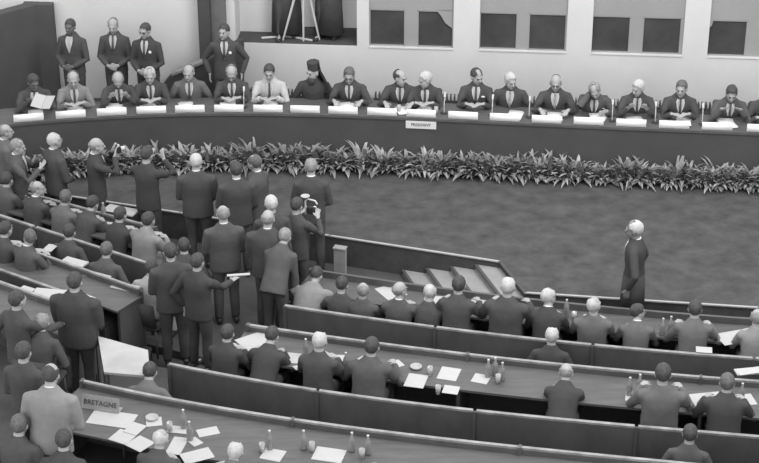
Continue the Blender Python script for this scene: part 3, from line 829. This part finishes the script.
def bottle(label, p, z, group):
    t = single('bottle', BT, M_BOTTLE, label, 'bottle', (p[0], p[1], z), 0, group, True); obj('cap', CAPM, M_METAL, t)
def tumbler(label, p, z, group):
    single('drinking_glass', GL, M_CLEAR, label, 'glass', (p[0], p[1], z), 0, group, True)
for px, w in [(436, 'right of the centre name plate'), (399, 'between the two men talking')]:
    x, p = tx(px, .2, .85); tumbler('clear drinking glass on the council table ' + w, p, .85, 'glasses on the council table')

# ------------------------------------------------------------------ standing behind the council table
back = [
 (70, 27, 'dim man in dark clothes standing in the shade by the dark side wall', dict(face=165, hands='front', hair='full', hc='dark', suit='dark', skin=M_SKIN_DIM, tie=False)),
 (113, 26, 'bald man in a dark suit standing with folded hands behind the council table', dict(face=175, hands='front', hair='ring', hc='grey', suit='dark', pitch=12)),
 (145, 31, 'dark-haired standing man with a pale breast badge, second from the pillar', dict(face=168, hands='front', hair='full', hc='dark', suit='black', pitch=8, glasses=True, badge=True, yaw=-12)),
 (224, 32, 'dark-haired man with a breast badge standing by the dark pillar', dict(face=180, hands='sides', hair='full', hc='dark', suit='dark', badge=True, yaw=-20)),
]
for px, py, lab, k in back:
    k = dict(k); badge = k.pop('badge', False); s = 1.02
    face = k.pop('face')
    t, m = person_at(lab, px, py, FP, face, detail=True, s=s, **k)
    if badge:
        bm = bmesh.new(); ball(bm, (-.09, .125, .30), (.026, .010, .026), M=m['U'], seg=12); obj('badge', bm, M_SHIRT, [q for q in t.children if q.name.startswith('jacket')][0])

# camera crew in the open bay (cut by the top of the picture)
for px, w, lab, k in [(287, -.32, 'dark-clothed camera operator behind the tripod in the open bay', dict(hands='camera', face=176)), (329, -.34, 'second dark-clothed crew member in the open bay, right of the tripod', dict(hands='hold', face=150))]:
    face = k.pop('face'); u, z = wz(px, 20, w); p = wp(u, w)
    t, m = person(lab, (p.x, p.y, SILL), face, suit='dark', front=True, broad=1.15, s=1.05, tie=False, stride=.6, **k)
    bm = bmesh.new(); tube(bm, [(0, 0, 1.0), (0, 0, .75), (0, 0, .10)], [(.20, .14), (.22, .155), (.25, .17)], 18, ref=(0, 1, 0), cap=0); obj('coat_skirt', bm, SUIT['dark'], t, smooth=True)
u, _ = wz(306, 20, -.35); p = wp(u, -.12)
t = thing('camera_tripod', 'tall camera tripod with pale legs standing in the open bay', 'tripod', (p.x, p.y, SILL))
hub = (0, -.1, 1.32)
for e in [(.19, .06, .012), (-.30, .04, .012), (-.02, -.62, .012)]:
    pass
for e in [(.24, .06, .015), (-.36, .05, .015), (-.02, -.0, .015)]:
    bm = bmesh.new(); tube(bm, [hub, (hub[0] * .3 + e[0] * .7, hub[1] * .3 + e[1] * .7, hub[2] * .3 + e[2] * .7), e], [.022, .020, .014], 8); L = obj('leg', bm, M_METAL, t)
bm = bmesh.new(); lathe(bm, [(.05, 1.30), (.06, 1.36), (.045, 1.42)], 12, (0, -.1, 0)); obj('head', bm, M_BLACK, t)
t = thing('film_camera', 'dark film camera mounted on the tall tripod in the open bay', 'camera', (p.x, p.y - .1, SILL + 1.42))
bm = bmesh.new(); box(bm, (0, 0, .10), (.14, .32, .20), None, .02); obj('body', bm, M_BLACK, t)
bm = bmesh.new(); tube(bm, [(0, -.16, .10), (0, -.28, .10)], [.045, .05], 14, cap=0); obj('lens', bm, M_BLACK, t)
bm = bmesh.new(); tube(bm, [(-.03, -.05, .28), (.03, -.05, .28)], .09, 18, cap=0); tube(bm, [(-.03, .12, .27), (.03, .12, .27)], .08, 18, cap=0); obj('film_magazine', bm, M_BLACK, t)
# pale cables on the bay floor
bm = bmesh.new(); a, b, c, d = [Vector((*wp(wz(x, 38, w)[0], w), SILL + .02)) for x, w in ((262, -.2), (285, -.3), (298, -.25), (312, -.15))]
tube(bm, [a, (a + b) / 2, b, c, d], .018, 6); single('cable', bm, M_METAL, 'pale cable lying along the floor of the open camera bay', 'cable')

# ------------------------------------------------------------------ people standing in the corridor and gangway
stand = [
 # head px, py, floor, facing (0 = away from us), label, options
 (6, 132, F0, -70, 'man in light clothing cut by the left edge, nearest the council table', dict(suit='mid', hair='ring', hc='grey', hands='front')),
 (18, 147, F0, -85, 'man in profile facing right in the standing group at the left edge', dict(suit='char', hair='thin', hc='grey', hands='hold', pitch=10)),
 (55, 141, F0, -50, 'white-haired man in a dark coat standing at the left, turned to the right', dict(hair='thin', hc='white', hands='front', s=1.04, broad=1.1)),
 (97, 146, F0, -75, 'bald man in black raising a small camera towards the council table', dict(hair='bald', hc='grey', hands='camera', suit='black', s=1.04)),
 (147, 155, F0, -25, 'dark-haired man in black standing near the plants right of the bald photographer', dict(hair='full', hc='dark', hands='camera', suit='black', s=1.05, pitch=14)),
 (196, 162, F0, 2, 'broad grey-haired man in a dark suit seen from behind, alone against the carpet', dict(collar=True, hair='thin', hc='white', hands='front', s=1.05, broad=1.15, pitch=8)),
 (236, 170, F0, 8, 'dark-haired man with a white collar showing, back turned, before another man', dict(collar=True, hair='full', hc='dark', hands='front', s=1.05, broad=1.08)),
 (254, 163, F0, 60, 'man facing left beside the dark-haired man with the white collar', dict(hair='thin', hc='brown', hands='front', s=1.05, suit='char', roll=-5)),
 (311, 167, F0, 0, 'tall grey-haired man in a dark suit standing at the stage edge seen from behind', dict(collar=True, hair='thin', hc='grey', hands='front', s=1.06, pitch=6)),
 (223, 214, F1, 10, 'greying man with a white collar, back turned, in the middle of the gangway', dict(collar=True, hair='ring', hc='grey', hands='front', s=1.04, broad=1.12, suit='char')),
 (268, 219, F1, -8, 'bald man in a dark suit seen from behind in the centre of the standing cluster', dict(collar=True, hair='bald', hc='grey', hands='front', s=1.06, broad=1.2, pitch=12)),
 (285, 237, F1, -20, 'man in a charcoal jacket bending forward right of the bald man in the cluster', dict(hair='thin', hc='grey', hands='lap', suit='char', lean=34, pitch=20, trousers='dark')),
 (271, 204, F0, 12, 'white-haired man almost hidden behind the bald man in the cluster', dict(hair='full', hc='white', hands='front', s=1.05)),
 (297, 206, F1, -30, 'dark-haired photographer holding a flash camera beside the tall grey-haired man', dict(hair='full', hc='dark', hands='hold', s=.98, pitch=16)),
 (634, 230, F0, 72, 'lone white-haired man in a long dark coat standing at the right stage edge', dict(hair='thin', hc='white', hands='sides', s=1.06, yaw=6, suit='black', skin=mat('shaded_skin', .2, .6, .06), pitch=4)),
 (170, 252, F1, 15, 'dark-haired man in a dark suit standing in the gangway left of the cluster', dict(hair='full', hc='dark', hands='front', s=1.05, broad=1.15)),
 (198, 262, F2 - .1, -30, 'dark-suited man standing in the gangway holding a slim folded paper', dict(hair='full', hc='dark', hands='reach', s=1.0, broad=1.05, suit='black')),
 (75, 282, F2, -14, 'broad dark-suited man standing with his back to us in the left gangway', dict(hair='full', hc='dark', hands='front', s=1.08, broad=1.3, suit='black')),
 (18, 300, F2, -40, 'dark-haired man at the left edge stretching out one arm', dict(hair='full', hc='dark', hands='reach', s=1.06, suit='dark')),
 (24, 352, F3, -18, 'dark-haired man in a dark suit standing at the lower left edge', dict(hair='full', hc='dark', hands='front', s=1.05, suit='dark')),
 (51, 375, F3, -8, 'bald man in a light grey suit seen from behind at the lower left', dict(collar=True, hair='ring', hc='dark', hands='desk', s=1.12, broad=1.18, suit='grey', lean=10, pitch=14)),
]
cluster = 'people standing in the gangway and before the stage'
for px, py, F, face, lab, k in stand:
    k = dict(k); prof = abs(face) > 40 or abs(k.get('yaw', 0)) > 30
    if k.get('hands') == 'desk': k['hands'] = 'front'
    t, m = person_at(lab, px, py, F, face, front=prof, tie=False, group=cluster, **k)
    print('stand', px, py, tuple(round(q, 2) for q in t.location))
    if px == 634:   # coat skirt
        bm = bmesh.new(); tube(bm, [(0, 0, .98), (0, 0, .75), (0, .0, .52)], [(.19, .135), (.205, .145), (.215, .155)], 18, ref=(0, 1, 0), cap=0); obj('coat_skirt', bm, SUIT['black'], t, smooth=True)
    if px == 198:   # the folded paper in the outstretched hand
        T_ = t.matrix_basis @ (m['arms'][0][3] + Vector((0, .16, .02)))
        bm = bmesh.new(); box(bm, (0, 0, 0), (.05, .30, .012)); single('folded_paper', bm, M_PAPER, 'slim folded paper held out by the dark-suited man in the gangway', 'paper', T_, t.rotation_euler.z - .9)
    if px in (297, 97):
        big = px == 297
        a = m['arms']; c = (a[0][3] + a[1][3]) / 2 + Vector((0, .07, .06)); wpos = t.matrix_basis @ c
        c_ = thing('flash_camera' if big else 'photo_camera', 'press camera with a bright flash bracket held by the dark-haired photographer' if big else 'small camera in the raised hands of the bald man in black', 'camera', wpos, t.rotation_euler.z)
        bm = bmesh.new(); box(bm, (0, 0, 0), (.14, .07, .10), None, .012); obj('body', bm, M_BLACK, c_)
        bm = bmesh.new(); tube(bm, [(0, .035, 0), (0, .09, 0)], [.035, .03], 12, cap=0); obj('lens', bm, M_METAL, c_)
        bm = bmesh.new(); tube(bm, [(-.10, 0, -.08), (-.10, 0, .12), (-.06, 0, .16), (.06, 0, .16), (.09, 0, .12)], .012, 8) if big else tube(bm, [(.04, 0, .05), (.04, 0, .08)], .015, 8); obj('flash_bracket' if big else 'viewfinder', bm, M_METAL, c_)
        if big:
            bm = bmesh.new(); lathe(bm, [(.02, 0), (.06, .03), (.065, .04), (.03, .02)], 14, (-.10, 0, .16)); obj('flash_reflector', bm, M_EDGE, c_)

# ------------------------------------------------------------------ seated audience
G1 = 'men seated along the front row below the stage'
rows1 = [
 (342, 'man with slicked dark hair at the left end of the front row below the ledge', dict(hc='dark', lean=6, pitch=22, hipz=.45, s=.97, hands='write')),
 (363, 'balding man at the front-row desk just left of the steps', dict(hair='ring', hc='grey', lean=3, suit='char', yaw=20, hipz=.45, s=.95)),
 (400, 'bald man seated in front of the lowest pale step', dict(hair='bald', hc='grey', lean=4, hipz=.47, yaw=-35, suit='char')),
 (430, 'grey-haired man between the bald man and the dark-haired man before the steps', dict(hair='ring', hc='white', lean=14, pitch=25, hipz=.45)),
 (459, 'dark-haired man seated in front of the middle steps', dict(hc='dark', lean=12, hands='desk', s=1.06)),
 (508, 'white-haired broad man seated in front of the top step', dict(hair='thin', hc='white', lean=6, hands='desk', s=1.12, broad=1.12, pitch=6)),
 (549, 'white-haired man turned to his left beside the stage corner', dict(hair='thin', hc='white', lean=14, yaw=-40, s=1.03, suit='black')),
 (594, 'pale-jacketed man with white hair and glasses in the front row', dict(hair='ring', hc='white', lean=2, suit='mid', s=1.02, yaw=-20, glasses=True, broad=1.05)),
 (638, 'young dark-haired person facing right beneath the lone standing man', dict(hc='dark', lean=16, yaw=-60, suit='mid', s=.95)),
 (695, 'dark-haired man in a grey jacket at the front row near the large white papers', dict(hc='dark', lean=16, suit='mid', s=1.04, hands='desk')),
 (757, 'man in a light jacket at the right end of the front row', dict(hair='ring', hc='grey', lean=12, suit='grey')),
]
for px, lab, k in rows1:
    k = dict(k); (t, m), q = person_on(lab, px, R1, .30, F1, tie=False, front=abs(k.get('yaw', 0)) > 30, hands=k.pop('hands', 'fold'), group=G1, **k); print('r1', px, [round(v) for v in q])
# hunched man in a light jacket, head down
(t, m), q = person_on('hunched man in a light grey jacket with his head down, left of the front row', 316, R1, .30, F1, tie=False, front=False, hands='fold', lean=40, pitch=55, hipz=.45, suit='grey', hc='dark', broad=1.25, s=1.02, group=G1)
G2 = 'men seated along the second row'
rows2 = [
 (228, 'dark-haired person seated at the gangway end of the second row', dict(hc='dark', lean=12, suit='black', s=.97)),
 (272, 'dark figure bent over white papers at the second-row desk', dict(hc='dark', lean=34, pitch=30, suit='black', hands='write')),
 (320, 'white-haired man with a tanned scalp in a dark suit in the second row', dict(hair='thin', hc='white', lean=8, s=1.06, suit='dark')),
 (372, 'dark-haired man in a charcoal jacket in the second row, papers at his right', dict(hc='dark', lean=14, suit='char', s=1.06, broad=1.12, hands='desk')),
 (663, 'dark-haired man in a mid-grey jacket seated in the second row beside bottles', dict(hc='dark', lean=4, suit='mid', s=1.12, broad=1.1, hands='desk')),
 (727, 'dark-suited man in the second row between two white papers', dict(hc='brown', lean=16, suit='black', s=1.04, broad=1.1, hands='desk')),
 (566, 'bald man with his head low at the second-row desk right of the middle', dict(hair='bald', hc='grey', lean=40, pitch=30, suit='black', hands='fold')),
]
for px, lab, k in rows2:
    k = dict(k); (t, m), q = person_on(lab, px, R2, .32, F2, tie=False, front=False, hands=k.pop('hands', 'fold'), group=G2, **k); print('r2', px, [round(v) for v in q])
G3 = 'people seated at the nearest desk'
rows3 = [
 (161, 'grey-haired man whose head shows among the white papers of the nearest desk', dict(hair='ring', hc='white', lean=24, pitch=10, hands='fold')),
 (236, 'fair-haired person leaning over papers at the nearest desk, lower middle-left', dict(hair='thin', hc='white', lean=38, hands='write', suit='mid')),
 (374, 'bald man at the nearest desk by the bottom edge, his head just in view', dict(hair='bald', hc='grey', lean=38)),
 (486, 'dark-haired person at the nearest desk by the bottom edge, right of the middle', dict(hc='dark', lean=14, suit='char')),
]
for px, lab, k in rows3:
    k = dict(k); (t, m), q = person_on(lab, px, R3, .30, F3, tie=False, front=False, hands=k.pop('hands', 'fold'), group=G3, **k); print('r3', px, [round(v) for v in q])
bench('nearest bench along the lower edge of the picture', R3, F3, -2.9, XR)
# two people perched low in the aisles behind the benches
for px, py, F, lab, k in [(552, 336, F1, 'light-haired man crouched on a stool between the first and second rows', dict(hair='thin', hc='white', suit='black')),
                          (690, 434, F2, 'dark-haired man crouched in the aisle behind the second-row bench', dict(hair='full', hc='dark', suit='char'))]:
    t, m = person_at(lab, px, py, F, -12, sit=True, hipz=.38, lean=10, hands='lap', front=False, tie=False, **k)
    st = thing('stool', 'low dark stool under the ' + lab[:60].replace('crouched ', ''), 'stool', t.location)
    bm = bmesh.new(); lathe(bm, [(.17, .22), (.18, .24), (.18, .27), (.16, .285)], 18); obj('seat', bm, M_FASCIA, st)
    for a in range(3):
        bm = bmesh.new(); tube(bm, [(.10 * math.cos(a * 2.09), .10 * math.sin(a * 2.09), .23), (.16 * math.cos(a * 2.09), .16 * math.sin(a * 2.09), .01)], .013, 6); obj('leg', bm, M_METAL, st)
# left block
GL_ = 'people seated in the crowded left block'
left = [
 (RL1, F1, 8, 'dark-haired man at the left edge in the front row of the left block', dict(hc='dark', suit='char')),
 (RL1, F1, 38, 'grey-haired man turned right in the front row of the left block', dict(hair='ring', hc='grey', yaw=-50, suit='dark')),
 (RL1, F1, 66, 'brown-haired man below the white-haired standing man in the left block', dict(hc='brown', suit='mid', yaw=20)),
 (RL1, F1, 93, 'dark-haired man reading between white papers in the left block', dict(hc='dark', lean=26, pitch=20, suit='dark')),
 (RL1, F1, 121, 'black-haired man beside the white papers at the end of the left front desk', dict(hc='dark', suit='black')),
 (RL1, F1, 149, 'dark-haired man in a light grey jacket at the gangway end of the left front row', dict(hc='dark', suit='grey', s=1.04, broad=1.1)),
 (RL2, F2, 6, 'dark-haired man at the left edge in the second row of the left block', dict(hc='dark', suit='dark')),
 (RL2, F2, 30, 'man with mid-brown hair turned left in the second row of the left block', dict(hc='brown', yaw=50, suit='char')),
]
for cur, F, px, lab, k in left:
    k = dict(k); k.setdefault('lean', 12)
    (t, m), q = person_on(lab, px, cur, .30, F, tie=False, front=abs(k.get('yaw', 0)) > 30, hands=k.pop('hands', 'fold'), group=GL_, base=0, **k); print('L', px, [round(v) for v in q])
more = [(43, 322, F3, -15, 'grey-haired man seated low at the third-row desk of the left block', dict(hair='thin', hc='grey', suit='dark')),
        (107, 250, F1, -15, 'brown-haired man behind the front bench of the left block near the gangway', dict(hc='brown', suit='char')),
        (70, 232, F1, -20, 'black-haired man crowded behind the front bench of the left block', dict(hc='dark', suit='dark')),
        (152, 268, F1, -20, 'person in a pale jacket seated at the gangway below the light grey jacket', dict(hc='dark', suit='light')),
        (184, 246, F1, 5, 'dark-haired man seated low in the gangway beside pale papers', dict(hc='dark', suit='dark')),
        (64, 440, F3, -5, 'dark-haired person seated below the bald man in light grey', dict(hc='dark', suit='black', s=1.05)),
        (20, 425, F3, -12, 'dark-haired person seated at the bottom left corner', dict(hc='brown', suit='dark', s=1.08)),
        (150, 372, F2, -8, 'blurred dark-haired person bending in the gangway beside the white-topped table', dict(hc='dark', suit='mid', lean=35, pitch=20)),
        ]
for px, py, F, face, lab, k in more:
    k = dict(k); k.setdefault('lean', 14)
    t, m = person_at(lab, px, py, F, face, sit=True, hands='lap', front=False, tie=False, group=GL_, **k)
    print('more', px, tuple(round(q, 2) for q in t.location))
    chair('dark chair under the ' + ' '.join(lab.split()[:12]), t.location, face)

# ------------------------------------------------------------------ papers and things on the audience desks
def sheet(name, label, px, py, z, w, h, rz, m=M_PAPER, th=.004, group=None, cat='paper'):
    p = at(px, py, z); bm = bmesh.new(); box(bm, (0, 0, th / 2), (w, h, th)); 
    if th > .006: box(bm, (.01, -.01, th + .002), (w * .96, h * .96, .004), Matrix.Rotation(R(5), 3, 'Z'))
    single(name, bm, m, label, cat, (p.x, p.y, z + .001), R(rz), group)
DEEP = 1
Z1, Z2, Z3 = F1 + .75, F2 + .75, F3 + .75
S = [
 ('paper_sheet', 'white paper before the dark-haired man at the middle steps', 437, 301, Z1, .34, .26, -8),
 ('paper_sheet', 'white sheet between the dark-haired man and the broad white-haired man', 483, 303, Z1, .32, .24, -10),
 ('paper_sheet', 'crumpled pale papers at the foot of the steps on the front-row desk', 391, 292, Z1, .30, .36, 30),
 ('paper_sheet', 'small white sheet on the front desk right of the broad white-haired man', 532, 315, Z1, .16, .14, -10),
 ('open_folder', 'large bright white papers spread on the front desk at the right', 737, 337, Z1, .50, .30, 18),
 ('paper_sheet', 'white sheet hanging over the front-row rail at the right', 704, 350, F1 + .85, .20, .14, -8),
 ('paper_sheet', 'white sheet on the left end of the second-row desk', 256, 341, Z2, .42, .34, 35),
 ('paper_sheet', 'white sheet left of the white-haired man in the second row', 290, 358, Z2, .24, .24, -10),
 ('paper_sheet', 'white sheet right of the white-haired man in the second row', 337, 358, Z2, .20, .14, -5),
 ('paper_sheet', 'narrow white sheet under the arm of the white-haired man in the second row', 303, 366, Z2, .24, .10, 30),
 ('paper_sheet', 'left white sheet of the three squared on the second-row desk', 416, 381, Z2, .24, .30, -14),
 ('paper_sheet', 'upper right white sheet of the three squared on the second-row desk', 449, 374, Z2, .24, .29, -16),
 ('paper_sheet', 'lower small white sheet of the three squared on the second-row desk', 451, 390, Z2, .19, .18, -14),
 ('paper_sheet', 'white triangle of paper at the left of the three squared sheets', 397, 364, Z2, .13, .16, 30),
 ('paper_sheet', 'white leaflets under the cluster of bottles in the middle second row', 481, 379, Z2, .20, .20, -20),
 ('paper_sheet', 'white papers on the second-row desk right of the mid-grey jacket', 707, 399, Z2, .38, .26, 10),
 ('paper_sheet', 'small white paper under glasses before the man in the mid-grey jacket', 634, 397, Z2, .20, .2, -10),
 ('paper_sheet', 'white papers at the far right of the second-row desk', 746, 400, Z2, .2, .24, 10),
 ('paper_stack', 'long white bundle of papers at the right edge above the second row', 749, 372, Z2 + .005, .34, .14, 10),
 ('open_folder', 'large white papers under the lettered plate on the nearest desk', 112, 419, Z3, .52, .30, -14),
 ('paper_sheet', 'white sheet below the large papers on the nearest desk', 123, 437, Z3, .24, .24, -28),
 ('paper_sheet', 'white sheet overlapping the large papers, left of the round ashtray', 135, 429, Z3 + .006, .18, .22, -28),
 ('paper_sheet', 'white diamond-shaped sheet left of the grey head on the nearest desk', 140, 444, Z3, .24, .24, -38),
 ('paper_sheet', 'white upright sheet right of the grey head on the nearest desk', 177, 446, Z3, .17, .34, -12),
 ('paper_sheet', 'white strip of paper above the grey head on the nearest desk', 154, 422, Z3, .18, .18, 10),
 ('paper_sheet', 'white sheet behind the bottles left of the middle of the nearest desk', 179, 430, Z3, .26, .14, -10),
 ('paper_sheet', 'pale pointed sheet on the nearest desk right of the tall bottle', 208, 432, Z3, .24, .16, 20),
 ('paper_sheet', 'small pointed white sheet on the nearest desk', 195, 442, Z3, .12, .16, 40),
 ('paper_sheet', 'white sheet at the bottom edge below the small pointed sheet', 197, 456, Z3, .34, .22, 25),
 ('paper_sheet', 'white sheet at the bottom edge beside the fair-haired person', 273, 455, Z3, .24, .22, -18),
 ('paper_sheet', 'wide white sheet at the bottom edge in the middle of the nearest desk', 329, 455, Z3, .34, .26, -14),
 ('paper_stack', 'heap of white papers on the left front desk by the gangway, farthest', 121, 211, Z1, .50, .22, -24),
 ('paper_stack', 'white papers nearest the black-haired man on the left front desk', 104, 226, Z1, .36, .20, -10),
 ('paper_sheet', 'white sheet at the outer side of the left front desk', 84, 217, Z1, .16, .34, -20),
 ('paper_sheet', 'bright white sheet at the gangway end of the left front desk', 142, 225, Z1, .18, .16, -10),
 ('paper_sheet', 'folded white paper held up at the far left', 38, 194, Z1 + .1, .12, .26, 20),
 ('paper_sheet', 'white slip beside the folded paper at the far left', 23, 197, Z1 + .05, .2, .08, -28),
 ('paper_sheet', 'small bright paper at the left edge on the front desk', 10, 223, Z1, .16, .12, -30),
 ('paper_sheet', 'small white paper on the bench rail of the left block', 50, 248, F2 + .76, .14, .2, -20),
 ('paper_stack', 'thick strip of white papers on the second desk of the left block, upper part', 73, 264, Z2, .36, .24, -28),
 ('paper_sheet', 'white sheets along the second desk of the left block, middle part', 97, 276, Z2, .36, .16, -28),
 ('paper_sheet', 'white sheets along the second desk of the left block, gangway end', 125, 287, Z2, .36, .18, -24),
 ('paper_stack', 'heap of white papers on the third desk of the left block', 49, 295, Z3, .42, .26, -10),
 ('paper_sheet', 'white sheet at the left of the heap on the third desk of the left block', 26, 290, Z3, .2, .16, -30),
 ('paper_sheet', 'white sheet right of the heap on the third desk of the left block', 85, 299, Z3, .2, .2, -36),
]
for a in S: sheet(a[0], a[1], a[2], a[3], a[4], a[5], a[6], a[7], th=.018 if 'stack' in a[0] else .004, cat='papers' if a[0] != 'paper_sheet' else 'paper', group='papers on the audience desks')

# lettered plate on the nearest desk
p = at(101, 410, Z3)
t = thing('name_plate', 'large grey lettered country plate at the left end of the nearest desk', 'name plate', (p.x, p.y, Z3), R(-15))
bm = bmesh.new(); box(bm, (0, 0, .088), (.46, .012, .17), Matrix.Rotation(R(-20), 3, 'X'), .003); box(bm, (0, .05, .006), (.46, .10, .008)); obj('plate', bm, M_PLATE, t)
mesh_text('BRETAGNE', .082, M_INK, t, (0, -.011, .092), (R(70), 0, 0))

BTL = [(184, 424, Z3, 'tall bottle on the nearest desk right of the grey head'), (190, 436, Z3, 'bottle standing between the pointed white sheets on the nearest desk'), (270, 445, Z3, 'bottle above the sheet beside the fair-haired person'),
       (304, 445, Z3, 'bottle in front of the wide white sheet at the bottom'), (352, 447, Z3, 'bottle right of the wide white sheet at the bottom'), (368, 450, Z3, 'last bottle to the right of the nearest desk'),
       (488, 373, Z2, 'left bottle of the cluster in the middle second row'), (495, 371, Z2, 'middle bottle of the cluster in the middle second row'), (502, 376, Z2, 'right bottle of the cluster in the middle second row'),
       (629, 391, Z2, 'left bottle beside the man in the mid-grey jacket'), (639, 388, Z2, 'right bottle beside the man in the mid-grey jacket'), (741, 397, Z2, 'bottle on the white papers at the far right of the second row'),
       (662, 331, Z1, 'left bottle before the grey jacket in the front row'), (670, 329, Z1, 'right bottle before the grey jacket in the front row'), (758, 325, Z1, 'bottle at the right edge on the front-row desk'),
       (566, 312, Z1, 'bottle left of the pale-jacketed man in the front row'), (306, 352, Z2, 'bottle behind the white sheet left of the white-haired man'), (346, 366, Z2, 'bottle right of the white-haired man in the second row'),
       (200, 258, Z1, 'bright bottle near the papers in the gangway'), (104, 214, Z1, 'bottle among the white papers on the left front desk')]
for px, py, z, lab in BTL:
    if px == 200: continue
    p = at(px, py + 4, z); bottle(lab, p, z + .006, 'bottles on the desks')
GLS = [(170, 428, Z3, 'drinking glass on the nearest desk next to the tall bottle'), (262, 449, Z3, 'drinking glass left of the bottle by the fair-haired person'), (312, 448, Z3, 'drinking glass right of the bottle at the wide white sheet'),
       (362, 455, Z3, 'drinking glass between the last two bottles'), (430, 372, Z2, 'drinking glass between the squared white sheets'), (438, 391, Z2, 'drinking glass left of the small lower sheet'), (498, 380, Z2, 'drinking glass at the cluster in the middle second row'),
       (634, 398, Z2, 'drinking glass left of the man in the mid-grey jacket'), (646, 393, Z2, 'second drinking glass close to the mid-grey jacket'), (677, 334, Z1, 'drinking glass before the grey jacket in the front row'), (703, 330, Z1, 'drinking glass right of the grey jacket in the front row'),
       (574, 317, Z1, 'drinking glass by the pale-jacketed man in the front row'), (94, 221, Z1, 'drinking glass on the left front desk')]
for px, py, z, lab in GLS:
    p = at(px, py + 3, z); tumbler(lab, p, z + .006, 'glasses on the desks')
# dark-shaded ashtrays
for px, py, z, lab in [(416, 368, Z2, 'round pale ashtray above the squared white sheets'), (152, 419, Z3, 'round pale ashtray above the grey head on the nearest desk')]:
    p = at(px, py, z); bm = bmesh.new(); lathe(bm, [(.06, 0), (.075, .03), (.065, .03), (.05, .012)], 18); single('ashtray', bm, mat('pale_ceramic', .4, .4, .1), lab, 'ashtray', (p.x, p.y, z + .001), 0, None, True)

# white-topped side table standing in the gangway
c = [at(98, 336, .72), at(148, 350, .72), at(150, 376, .72), at(104, 372, .72)]
t = thing('side_table', 'small table with a wide white top in the gangway left of the second-row bench', 'table', (0, 0, 0))
bm = bmesh.new(); prism(bm, [(q.x, q.y) for q in c], .69, .72); obj('table_top', bm, mat('white_table_top', .42, .8, .15, 2.0), t)
cx_, cy_ = sum(q.x for q in c) / 4, sum(q.y for q in c) / 4
for q in c:
    bm = bmesh.new(); x_, y_ = q.x * .85 + cx_ * .15, q.y * .85 + cy_ * .15; tube(bm, [(x_, y_, .69), (x_, y_, F3 - .2)], .02, 8, cap=0); obj('leg', bm, M_WOOD, t)

# every label stays short enough to be read at a glance
for o in bpy.data.objects:
    if 'label' in o.keys() and not 4 <= len(o['label'].split()) <= 16: print('LONG', o.name, o['label'])
_p = [o for o in bpy.data.objects if o.name.startswith('person') and o.parent is None]
for i, p_ in enumerate(_p):
    for q_ in _p[i + 1:]:
        d_ = (p_.location.xy - q_.location.xy).length
        if d_ < .42: print('NEAR', round(d_, 2), p_['label'][:50], '|', q_['label'][:50])
